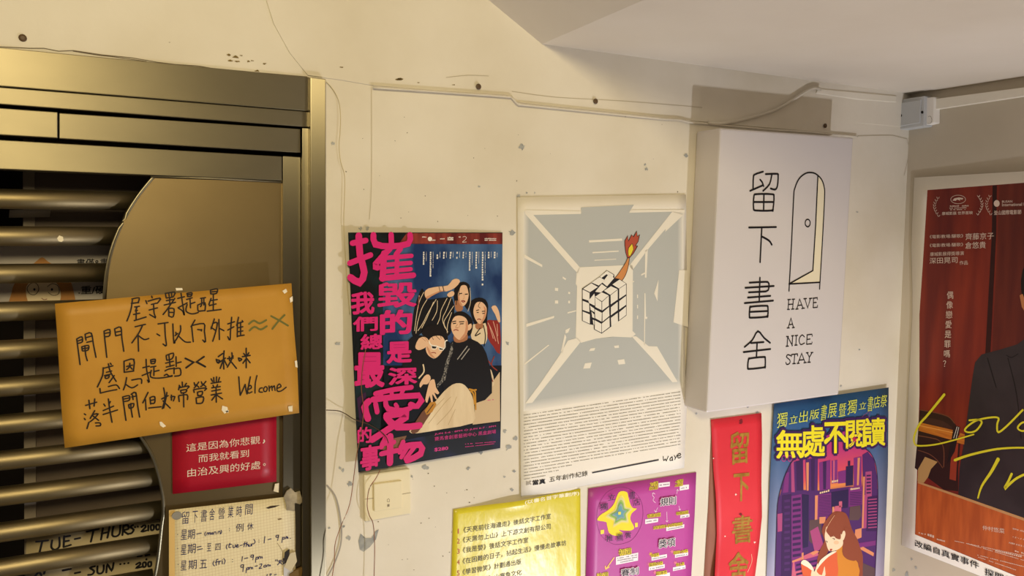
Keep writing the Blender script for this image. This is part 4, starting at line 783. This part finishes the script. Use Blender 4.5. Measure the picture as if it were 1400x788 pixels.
B('405 250 515 232 512 350 405 360', 'k', 2.8); B('518 220 605 212 605 330 518 345', 'm', 2.8)
for i in range(8): B('525 %d 600 %d 600 %d 525 %d' % (252 + i * 11, 246 + i * 11, 251 + i * 11, 257 + i * 11), 'd', 3.2)
B('608 270 635 265 632 480 600 485', 'p', 3); B('610 150 622 150 612 480 602 480', 'o', 3.3); B('638 280 703 270 700 500 630 500', 'd', 3)
for i in range(10): B('642 %d 698 %d 698 %d 642 %d' % (295 + i * 20, 290 + i * 20, 297 + i * 20, 302 + i * 20), 'p', 3.3)
for i in range(6): B('632 %d 660 %d 660 %d 632 %d' % (140 + i * 22, 138 + i * 22, 148 + i * 22, 150 + i * 22), 'd', 3.3)
B('525 345 590 335 600 400 580 430 520 430', 'g', 3); B('265 430 340 420 345 520 280 580 262 560', 'g', 3); B('270 500 320 470 360 600 300 640', 'p', 3.1); B('560 490 600 480 600 540 552 560', 'o', 3.1)
B('580 610 610 600 680 640 676 662', 'o', 3.2); B('430 340 470 335 470 375 418 385', 'q', 3); B('412 345 425 343 425 385 412 387', 'o', 3.4); B('455 310 475 308 475 345 455 348', 'q', 3)
B('330 410 370 408 366 450 330 452', 'o', 3.2); B('60 390 92 385 90 500 62 505', 'p', 3); B('560 580 690 560 690 590 560 612', 'm', 3); B('600 700 690 740 686 800 600 800', 'g', 3)
B('160 690 310 620 330 660 330 740 250 800 150 800', 'q', 3.6); B('170 700 330 655 330 720 175 760', 'm', 3.8)
for i in range(3): B('180 %d 220 %d 220 %d 180 %d' % (712 + i * 30, 702 + i * 30, 716 + i * 30, 726 + i * 30), 'd', 4); B('240 %d 320 %d 320 %d 240 %d' % (698 + i * 30, 680 + i * 30, 694 + i * 30, 712 + i * 30), 'd', 4)
B('155 690 215 670 215 680 155 702', 'o', 4); B('270 640 310 625 330 632 290 655', 'o', 4.2); B('216 640 228 636 228 680 216 684', 'o', 4)
for q, n in (('330 262 395 245', 5), ('528 238 588 228', 6), ('408 190 450 182', 4)): mb.marks(BPp, *P(q, *V6), 2.4, n, ink('#e8c8a0'), e * 4, rn, 0)
mb.stroke(BPp, arch, 1.3, ink('#3a2046'), e * 4.6, 3)
obj('city_print', mb, t_)
mb = MB()
def Q(q, c, l, sm=2): mb.poly(BPp, P(q, *V8), ink(c), e * l, sm)
Q('470 90 540 78 610 95 650 170 680 270 740 380 770 470 800 560 800 700 790 820 700 820 760 720 740 640 640 600 480 480 420 520 360 640 310 660 300 600 340 480 380 400 350 300 380 200', '#8c4630', 5)
Q('530 470 620 440 660 580 700 610 745 640 752 820 500 830 500 560', '#d08530', 5.6)
Q('410 240 385 310 385 380 400 430 410 470 438 515 520 500 580 450 582 390 570 330 480 310', '#f0d2b0', 6, 3)
Q('430 340 450 362 480 345 505 372 550 385 560 350 560 250 640 220 620 150 540 80 495 120 450 180 405 270 400 300', '#8c4630', 6.6)
Q('560 385 580 300 600 292 612 320 600 370 585 395', '#f0d2b0', 7)
Q('600 250 680 290 740 400 770 480 740 610 660 615 600 580 575 520 590 400 612 330', '#8c4630', 7.4)
mb.stroke(BPp, P('490 122 450 180 410 250 388 310', *V8), .7, ink('#e9b48a'), e * 8)
Q('440 490 455 488 468 492 455 515 440 512', '#b04438', 7, 0); mb.stroke(BPp, P('470 375 492 380 486 388', *V8), .8, ink('#3a2424'), e * 7); mb.stroke(BPp, P('395 402 412 412 405 420', *V8), .8, ink('#3a2424'), e * 7); mb.stroke(BPp, P('470 352 492 350', *V8), .6, ink('#6a3a28'), e * 7)
mb.ellipse(BPp, *P('510 420', *V8)[0], 3.6, 2.6, ink('#eebf96'), e * 6.3, 14)
Q('300 690 420 560 510 520 520 600 520 830 330 830 290 730', '#d8603a', 8); Q('120 650 180 680 240 720 240 830 160 830', '#d8603a', 8)
Q('300 700 330 620 400 560 470 520 512 520 420 580 340 660 290 730', '#f2e2c8', 8.6, 3); Q('120 650 150 610 200 630 250 690 262 740 190 690', '#f2e2c8', 8.6)
Q('240 720 270 740 300 650 310 670 295 740 350 780 375 690 385 700 380 830 240 830', '#f0d2b0', 9.2)
obj('printed_woman', mb, t_)
mb = MB(); pdk = ink('#3a1c52'); yel = ink('#efe02a'); e2 = e * 10
tb = (('無', 78, 415, 345, 700, -.02), ('處', 320, 372, 560, 690, -.05), ('不', 545, 340, 775, 655, -.06), ('閱', 760, 325, 955, 605, -.09), ('讀', 935, 300, 1150, 585, -.06))
for ch, x0, y0, x1, y1, sl_ in tb:
    mb.box(BPp, ch, *P('%f %f' % (x0 - 22, y0 - 28), *V5)[0], *P('%f %f' % (x1 + 22, y1 + 26), *V5)[0], pdk, e2, .085, sl_)
    mb.box(BPp, ch, *P('%f %f' % (x0, y0), *V5)[0], *P('%f %f' % (x1, y1), *V5)[0], yel, e2 + e * 1.5, .024, sl_)
for x in (155, 215): mb.stroke(BPp, [(1050 + (x + 20 * math.cos(t)) / 7.165, 530 + (697 + 28 * math.sin(t)) / 7.165) for t in [i * math.pi / 6 for i in range(13)]], 1.2, ink('#a83a80'), e2 + e * 2.2)
mb.poly(BPp, [(1050 + (848 + (34 if i % 2 == 0 else 14) * math.cos(i * math.pi / 5 - 1.57)) / 7.165, 530 + (510 + (40 if i % 2 == 0 else 16) * math.sin(i * math.pi / 5 - 1.57)) / 7.165) for i in range(10)], ink('#c22a50'), e2 + e * 2.6)
for q in ('1000 230 985 300', '985 240 920 290', '960 340 820 560 760 605'): mb.stroke(BPp, P(q, *V5), .7, ink('#8c2a5a'), e2 + e * 2.4, 0)
mb.poly(BPp, P('570 475 600 462 608 480 575 500', *V5), ink('#a8307c'), e2 + e * 2); mb.poly(BPp, P('728 435 755 430 752 470 730 468', *V5), ink('#a8307c'), e2 + e * 2)
obj('yellow_title', mb, t_)
mb = MB()
for i, ch in enumerate('獨立出版書展暨獨立書店祭'):
    x = (85, 205, 302, 405, 512, 585, 690, 775, 888, 970, 1030, 1098)[i]; wd = (98, 80, 82, 90, 58, 84, 68, 88, 68, 54, 62, 62)[i]; yt = (255, 280, 235, 225, 175, 165, 165, 128, 148, 92, 88, 78)[i]; yb_ = (400, 362, 352, 320, 330, 300, 290, 268, 220, 240, 208, 198)[i]
    mb.box(BPp, ch, *P('%f %f' % (x, yt), *V5)[0], *P('%f %f' % (x + wd, yb_), *V5)[0], ink('#dbe04a'), e2, -.004, -.18, 2, False, 1.5)
obj('brush_heading', mb, t_)

# ------------------------------------------------------------------ light box sign
SO = .0735
t_ = thing('light_box_sign', W.pt(1060, 560), 'white box sign with black characters and an arched door drawing', 'sign')
fr = [W.hit(x, y, SO) for x, y in ((985, 175), (1167, 188), (1147, 540), (966, 565))]
ab = [(fr[0][0], fr[0][1]), (fr[1][0], fr[1][1]), (fr[2][0], fr[2][1]), (fr[3][0], fr[3][1])]
mb = MB(); mb.slabab(W, ab, M_acryl, .0, SO); obj('box', mb, t_, bevel=.004)
SG = Pl('W', SO); mb = MB(); S1 = (1000, 220, 4.38); S2 = (1000, 370, 5.253); bk2 = ink('#15131a', .4)
mb.strokes(SG, '190 65 140 82 132 100 130 165/112 180 186 148/172 113 184 128 193 152/205 80 270 78 280 88 276 150 262 172 235 166/242 85 228 140 190 180/150 200 240 200 255 213 250 285 240 298 150 298 133 285 135 213 150 200', *S1, 2.6, bk2, .0006)
mb.strokes(SG, '195 200 193 298/135 247 252 247/105 400 268 397/182 400 172 608', *S1, 2.6, bk2, .0006, 0); mb.strokes(SG, '185 455 225 478 242 503', *S1, 2.8, bk2, .0006)
mb.strokes(SG, '205 52 200 220/100 125 305 112/125 158 245 151/118 195 280 183/95 235 300 217/135 298 260 292/140 522 232 515/185 520 180 620/88 587 280 565', *S2, 2.6, bk2, .0006, 0)
mb.strokes(SG, '130 88 245 82 265 88 270 105 265 140 245 151/145 260 250 254 262 266 262 318 250 333 142 340 130 330 132 275 145 260/95 550 150 500 190 437 235 485 278 520/135 632 232 622 243 633 243 684 234 697 130 708 118 698 122 645 135 632', *S2, 2.6, bk2, .0006)
obj('black_characters', mb, t_)
mb = MB(); mb.poly(SG, P('518 92 545 120 558 185 547 440 530 728 350 735 488 658 505 380', *S1), ink('#e6dcc0', .4), .0003)
mb.strokes(SG, '345 780 360 500 373 220 380 165 405 108 440 78 470 70 505 78 540 112 556 160 558 220 545 480 528 768', *S1, 2.1, bk2, .0006)
mb.strokes(SG, '518 92 505 380 488 658 350 735/345 738 530 728', *S1, 2.1, bk2, .0006, 0)
mb.stroke(SG, [(1000 + (457 + 15 * math.cos(t)) / 4.38, 220 + (373 + 22 * math.sin(t)) / 4.38) for t in [i * math.pi / 8 for i in range(17)]], 1.8, bk2, .0006)
obj('door_drawing', mb, t_)
mb = MB()
mb.strokes(SG, '412 210 408 280/445 208 440 278/410 245 443 242/405 210 425 209/402 281 418 280/436 208 455 206/432 279 450 277/470 278 490 205 515 272/478 252 506 249/462 279 480 277/505 274 525 271/528 203 548 270 568 202/520 204 540 202/560 202 580 200/590 198 588 268/588 200 618 196 618 208/590 232 610 230/588 268 618 265 619 252/408 413 428 343 446 410/414 390 440 387/400 414 416 413/438 412 453 410/405 475 400 545/405 478 438 540/440 470 436 542/396 476 410 475/392 546 410 544/432 471 448 469/467 468 463 537/458 469 476 467/455 538 473 536/545 462 540 531/543 463 580 459 580 472/543 496 565 493/540 531 578 527 579 515/433 605 475 600/455 603 450 670/432 605 431 618/475 600 475 614/440 671 460 669/478 668 505 597 530 663/487 645 522 641/472 669 488 667/520 664 538 662/545 592 560 625 580 590/560 625 557 660/538 593 552 591/572 591 586 589/547 661 567 659', *S2, 1.5, bk2, .0006, 0)
mb.strokes(SG, '525 478 508 464 490 485 488 515 500 533 525 522/425 612 405 606 396 622 420 645 418 668 398 676 392 662', *S2, 1.5, bk2, .0006)
obj('slogan_lettering', mb, t_)

# ------------------------------------------------------------------ film poster on the right wall
fa, fb = RW.ab(1250, 243)
FP = Pl('R', tilt(fa, fb, .0055, .016, .0045))
t_ = thing('film_poster', FP.pt(1300, 780), 'large film poster with red curtain and dark suited figure, on the right wall', 'poster')
mb = MB(); mb.sheet(FP, P('1250 243 1246 330 1248 420 1243 520 1238 640 1232.5 746'), P('1560 225 1560 340 1560 480 1560 600 1560 730 1560 874'), M_paper, 12, 16, .0004); obj('sheet', mb, t_)
G1 = (1250, 250, 6.567); G2 = (1240, 520, 6.57); G3 = (1240, 620, 4.69); G4 = (1300, 380, 4.38); e = .0003
mb = MB(); M_red = noise_mat('red_curtain_print', '#5e1714', '#8a2f1c', 7, .4, 0, lo=.35, hi=.7, stretch=(1, 3, .35))
mb.poly(FP, P('1268 260 1400 250 1540 240 1540 850 1389 788 1251 731 1254 640 1257 540 1257 430 1263 340'), M_red, e)
mb.poly(FP, P('1357 254 1363 253.5 1362 320 1354 485 1347 485 1356 320'), ink('#2e0d0c', .45), e * 2)
mb.poly(FP, P('1366 254 1400 250 1540 240 1540 520 1356 490 1363 340'), noise_mat('dark_curtain_print', '#4e1511', '#702a1a', 7, .4, 0, stretch=(1, 3, .35)), e * 1.6)
obj('curtain_print', mb, t_)
mb = MB(); st = noise_mat('suit_print', '#1c181c', '#342c30', 6, .45, 0); 
mb.poly(FP, P('1342 485 1368 478 1391 471 1412 455 1480 450 1540 480 1540 790 1398 712 1310 681 1312 640 1317 610 1322 573 1329 520 1333 496'), st, e * 2.6)
mb.poly(FP, P('1410 450 1409 425 1418 430 1470 430 1470 470 1420 480'), ink('#a8693c', .45), e * 3)
mb.ellipse(FP, 1436, 405, 36, 44, ink('#b5754a', .45), e * 3.3, 24)
mb.poly(FP, P('1396 396 1398 370 1412 352 1440 346 1470 355 1480 400 1460 378 1430 376 1412 384 1405 405 1400 410'), ink('#17100f', .45), e * 3.8, 2)
mb.poly(FP, P('1394 404 1398 402 1402 412 1402 428 1397 420'), ink('#b5754a', .45), e * 4)
for q, wd_ in (('1416 394 1424 392 1431 394', 1.4), ('1443 393 1451 391 1459 393', 1.4), ('1418 401 1424 399 1430 401', 1.6), ('1445 400 1451 398 1457 400', 1.6)): mb.stroke(FP, P(q), wd_, ink('#17100f', .45), e * 3.7)
mb.stroke(FP, P('1437 398 1435 412 1441 415'), .9, ink('#8a5030', .45), e * 3.7); mb.stroke(FP, P('1428 427 1437 425 1446 427'), 1.6, ink('#8a4030', .45), e * 3.7)
mb.poly(FP, P('1418 452 1438 476 1462 450 1470 458 1440 530 1410 462'), ink('#d8d2ca', .45), e * 3.2)
for q in ('1376 486 1383 489 1392 484', '1378 490 1390 540 1396 600', '1350 490 1362 530'): mb.stroke(FP, P(q), 1.2, ink('#100d10', .45), e * 3.4)
obj('printed_person', mb, t_)
mb = MB()
mb.poly(FP, P('115 265 250 290 370 325 430 385 460 450 480 560 460 800 460 1000 330 985 70 790 95 520', *G2), ink('#2c1613', .45), e * 1.9, 0)
mb.poly(FP, P('120 330 240 345 330 370 400 420 410 450 120 385', *G2), ink('#3d221c', .45), e * 2.2)
mb.stroke(FP, P('118 268 250 292 370 328 428 388', *G2), 1.3, ink('#6b3f2c', .45), e * 2.6); mb.stroke(FP, P('105 500 220 520 290 545 330 620 330 780', *G2), 1.3, ink('#6b3f2c', .45), e * 2.6); mb.stroke(FP, P('100 630 200 665 270 720 320 788', *G2), 1.2, ink('#6b3f2c', .45), e * 2.6)
wd = noise_mat('wood_rail_print', '#a85d1e', '#c07428', 30, .4, 0, stretch=(1, 1, 6))
mb.poly(FP, P('113 380 412 448 400 538 104 455', *G2), wd, e * 2.8); mb.poly(FP, P('480 475 520 490 514 578 438 560 460 510', *G2), wd, e * 2.8); mb.stroke(FP, P('112 408 410 472', *G2), .9, ink('#e0a050', .4), e * 3.2)
mb.poly(FP, P('162 690 275 735 215 800 190 870 150 925 95 908 100 800', *G2), ink('#b08a58', .45), e * 2.9)
mb.poly(FP, P('408 560 462 570 445 800 440 905 382 890 390 760', *G2), ink('#8c3420', .45), e * 2.7)
mb.poly(FP, P('440 412 478 422 450 545 430 640 360 760 380 620 400 530', *G2), ink('#1a1214', .45), e * 3.1)
for q in ('450 420 420 520', '465 425 438 540'): mb.stroke(FP, P(q, *G2), .8, ink('#cfc8c0', .4), e * 3.5)
mb.poly(FP, P('70 186 330 276 740 420 950 500 1400 680 1400 1080 700 785 52 520', *G3), noise_mat('dock_wood_print', '#a34b20', '#be5e2a', 14, .4, 0, stretch=(1, 5, .6)), e * 3)
mb.poly(FP, P('70 180 330 268 740 412 1400 670 1400 690 740 430 330 284 68 192', *G3), ink('#b98a5c', .4), e * 3.4)
obj('dock_print', mb, t_)
mb = MB(); yw = ink('#d2c82c', .45)
mb.stroke(FP, P('335 130 270 210 180 320 110 400 66 500 65 560 100 590 250 580 420 540 600 488', *G2), 2.4, yw, e * 5, 4, (1.4, .7))
for q in ('560 362 635 356 672 380 625 450 565 470 520 455 540 420 600 375 660 352 760 335 822 342 810 400 820 468 900 410 1040 268', '1085 375 1030 385 995 430 1040 458 1120 430'): mb.stroke(FP, P(q, *G2), 2.4, yw, e * 5, 4)
mb.stroke(FP, P('430 720 540 680 700 640 850 615 1050 608 1300 625', *G2), 2.6, yw, e * 5, 4, (1.4, .8)); mb.stroke(FP, P('585 38 540 120 480 210 455 288', *G3), 3.2, yw, e * 5, 4, (1.4, .6)); mb.stroke(FP, P('672 132 650 180 625 228 690 170 750 138 820 118', *G3), 3, yw, e * 5, 3)
obj('yellow_script_title', mb, t_)
mb = MB(); cw = ink('#d9c3b4', .45); rn = random.Random(31)
def fbx(tx, x0, y0, x1, y1, K=G1, sl=-.03, bold=0.0, ee=e * 4): mb.box(FP, tx, *P('%f %f' % (x0, y0), *K)[0], *P('%f %f' % (x1, y1), *K)[0], cw, ee, bold, sl)
fbx('康城影展 世界首映', 248, 262, 525, 292, bold=.01); fbx('釜山國際電影節', 715, 250, 962, 290, bold=.01); fbx('BUSAN', 788, 160, 880, 180, bold=.01); fbx('International Film', 788, 185, 1040, 212, bold=.01)
fbx('《電影教場:驪歌》', 138, 470, 440, 502); fbx('齊藤京子', 460, 455, 714, 515); fbx('《電影教場:驪歌》', 138, 548, 440, 580); fbx('倉悠貴', 458, 534, 642, 594); fbx('康城影展得獎導演', 142, 625, 445, 660); fbx('深田晃司', 137, 675, 388, 728); fbx('作品', 406, 702, 480, 738)
for y, x0, x1, n in ((212, 295, 488, 16), (228, 315, 470, 14), (243, 320, 460, 14)): mb.marks(FP, *P('%f %f %f %f' % (x0, y + 4, x1, y), *G1), 1.5 if y < 220 else 1.0, n, cw, e * 4, rn)
mb.stroke(FP, [(1250 + (394 + 66 * math.cos(t)) / 6.567, 250 + (150 + 38 * math.sin(t)) / 6.567) for t in [i * math.pi / 10 for i in range(21)]], .6, cw, e * 4)
mb.poly(FP, P('342 160 360 140 400 132 440 138 432 152 408 148 412 162 385 150 372 162', *G1), cw, e * 4)
mb.ellipse(FP, *P('740 186', *G1)[0], 4, 4.6, cw, e * 4)
for cx, s_, y0 in ((228, -1, 140), (562, 1, 125), (695, -1, 125)):
    for i in range(8):
        t = i / 7; yy = y0 + 160 * t; xx = cx + s_ * 45 * math.sin(math.pi * (t * .85 + .1))
        mb.poly(FP, P('%f %f %f %f %f %f %f %f' % (xx - 3, yy + 8, xx - s_ * 4 + 12 * s_, yy - 10, xx + 16 * s_, yy - 16, xx + 8 * s_, yy + 4), *G1), cw, e * 4)
        mb.poly(FP, P('%f %f %f %f %f %f %f %f' % (xx, yy + 8, xx - s_ * 10, yy - 6, xx - 12 * s_, yy - 14, xx - 2 * s_, yy - 4), *G1), cw, e * 4)
mb.column(FP, '偶像戀愛是罪嗎？', 1299.5, 397, 1293.5, 504, 9.5, cw, e * 4, 0, .84, -.02)
fbx('仲村悠菜', 485, 462, 625, 492, G3, .17); fbx('齊藤京子', 675, 478, 870, 488, G3, .25); fbx('小川未祐', 675, 530, 870, 540, G3, .25); fbx('唐田英里佳', 652, 568, 880, 578, G3, .25)
for q, n in (('305 565 750 660', 40), ('385 582 750 690', 34), ('450 655 750 730', 28), ('455 668 700 752', 24), ('565 628 750 672', 14), ('690 630 800 662', 8), ('75 515 120 525', 6), ('190 555 245 570', 6)): mb.marks(FP, *P(q, *G3), .9 if n > 14 else 1.6, n, cw, e * 4, rn)
mb.marks(FP, *P('130 528 175 545', *G3), 3.2, 3, cw, e * 4, rn, 0)
obj('cream_lettering', mb, t_)
mb = MB(); mb.box(FP, '改編自真實事件', *P('50 555', *G3)[0], *P('462 598', *G3)[0], M_black, e * 4, .01, .36); mb.box(FP, '探問偶像', *P('498 735', *G3)[0], *P('760 782', *G3)[0], M_black, e * 4, .01, .38); obj('black_tagline', mb, t_)

# ------------------------------------------------------------------ junction box, trunking, cables
M_grey = noise_mat('grey_pvc', '#b9bcbd', '#c2c4c4', 8, .45, .03, 60)
t_ = thing('junction_box', RW.pt(1245, 178, .02), 'grey square junction box with two screws, in the corner under the ceiling', 'junction box')
spart('box', P('1226.5 137 1264 131 1263 172.5 1225 178'), M_grey, 0, .034, t_, .002, RW)
cov_ = spart('cover', P('1230 140.5 1259 136 1257.5 168 1229.5 173'), M_grey, .033, .0365, t_, .0015, RW)
cpl_ = spart('coupling', P('1265 134 1277 132.5 1276.5 168 1264 171'), M_white, 0, .024, t_, .0015, RW)
mb = MB(); JB = Pl('R', .024); mb.stroke(JB, P('1269 160 1272 159 1274 164 1272 169 1268 169'), .5, ink('#8a8478'), .0006); obj('knockout_ring', mb, cpl_)
for x, y in ((1231.5, 158), (1260.8, 153.5)):
    mb = MB(); JB = Pl('R', .0355); mb.ellipse(JB, x, y, 1.8, 2.1, ink('#1c1a18'), .0012, 14); obj('screw', mb, cov_)
M_trunk = noise_mat('white_pvc_trunking', '#e6dfce', '#eee8d8', 6, .4, .02, 40)
mb = MB(); mb.slab(RW, P('1277.5 135.5 1400 119.5 1600 92 1600 100 1400 131 1277.5 149.5'), M_trunk, 0, .016); tag(obj('cable_trunking', mb, bevel=.002), 'white plastic trunking running right from the junction box under the ceiling', 'trunking')
mb = MB(); mb.slab(W, P('1118 121 1226 131 1226 140 1172 136 1116 128'), M_trunk, .0, .005); tag(obj('cable_trunking', mb, bevel=.002), 'short white trunking along the ceiling edge, left of the junction box', 'trunking')
CW = Pl('W', .006)
def cable(name, pts, r, m, label, off=.008, cat='cable', group=None):
    mb = MB(); q = smooth(P(pts), 5); mb.tube([W.pt(x, y, off) for x, y in q], r, m, 8); return tag(obj(name, mb), label, cat, group)
M_cab = noise_mat('painted_cable', '#c9c0ad', '#d6cebd', 10, .6)
cable('painted_cable', '510 119.5 600 125.5 690 132 700 134 708 142 722 144 830 155 900 162 930 164 945 167.5 985 171 1050 177 1100 180.5 1133 183.5 1172 187', .0022, M_cab, 'cream painted cable along the plaster ledge above the posters', .0065)
cable('painted_cable', '968 168 985 169 1010 165 1045 156 1065 148 1085 136 1102 125 1113 120.5 1122 122', .0035, M_cab, 'thicker painted cable rising to the ceiling above the box sign', .0085)
M_cop = noise_mat('copper_wire', '#8c5a3c', '#a06a48', 10, .4, 0, metallic=.6)
cable('loose_wire', '446 112 455 122 463 138 465.5 158 465 180 463.5 200 466 222 471 240 471 270 470 300 471 330 474 380 478 430', .0006, ink('#c9b98c', .4), 'thin pale wire hanging from the top of the steel door frame', .004)
cable('loose_wire', '446 561 462 562 472 566 485 574 505 581 520 590 528 598 531 606', .0008, ink('#4a3626', .5), 'dark loose wire running right from the frame onto the performance poster', .024)
cable('loose_wire', '500 478 496 500 494 530 497 560 494 590 488 620 484 650 478 690 466 720 458 745 457 770 452 800', .0007, M_cop, 'coppery wire hanging down the left edge of the performance poster', .028)
cable('loose_wire', '520 642 514 654 505 668 502 690 505 705 510 716 512 740 512 765 511 800', .0007, M_cop, 'coppery wire crossing the light switch', .016)
# screws in the wall
sc_ = ink('#5a4630', .5)
for x, y, off, lab in ((31, 52, .0, 'rusty screw head in the wall above the gate'), (654, 118.5, .0045, 'screw head in the plaster above the performance poster'), (814, 138.5, .0045, 'screw head in the plaster above the cube poster'), (1128, 172, .0045, 'screw head in the plaster above the box sign')):
    c = W.pt(x, y, off); mb = MB(); r = .0052
    mb.add([(c.x + r * k * math.cos(t * math.pi / 6), -off - h, c.z + r * k * math.sin(t * math.pi / 6)) for k, h in ((1, 0), (1, .0015), (.5, .0028)) for t in range(12)], [(i, (i + 1) % 12, 12 + (i + 1) % 12, 12 + i) for i in range(12)] + [(12 + i, 12 + (i + 1) % 12, 24 + (i + 1) % 12, 24 + i) for i in range(12)] + [tuple(range(24, 36)), tuple(range(11, -1, -1))], sc_)
    tag(obj('wall_screw', mb), lab, 'screw', 'screws in the wall')
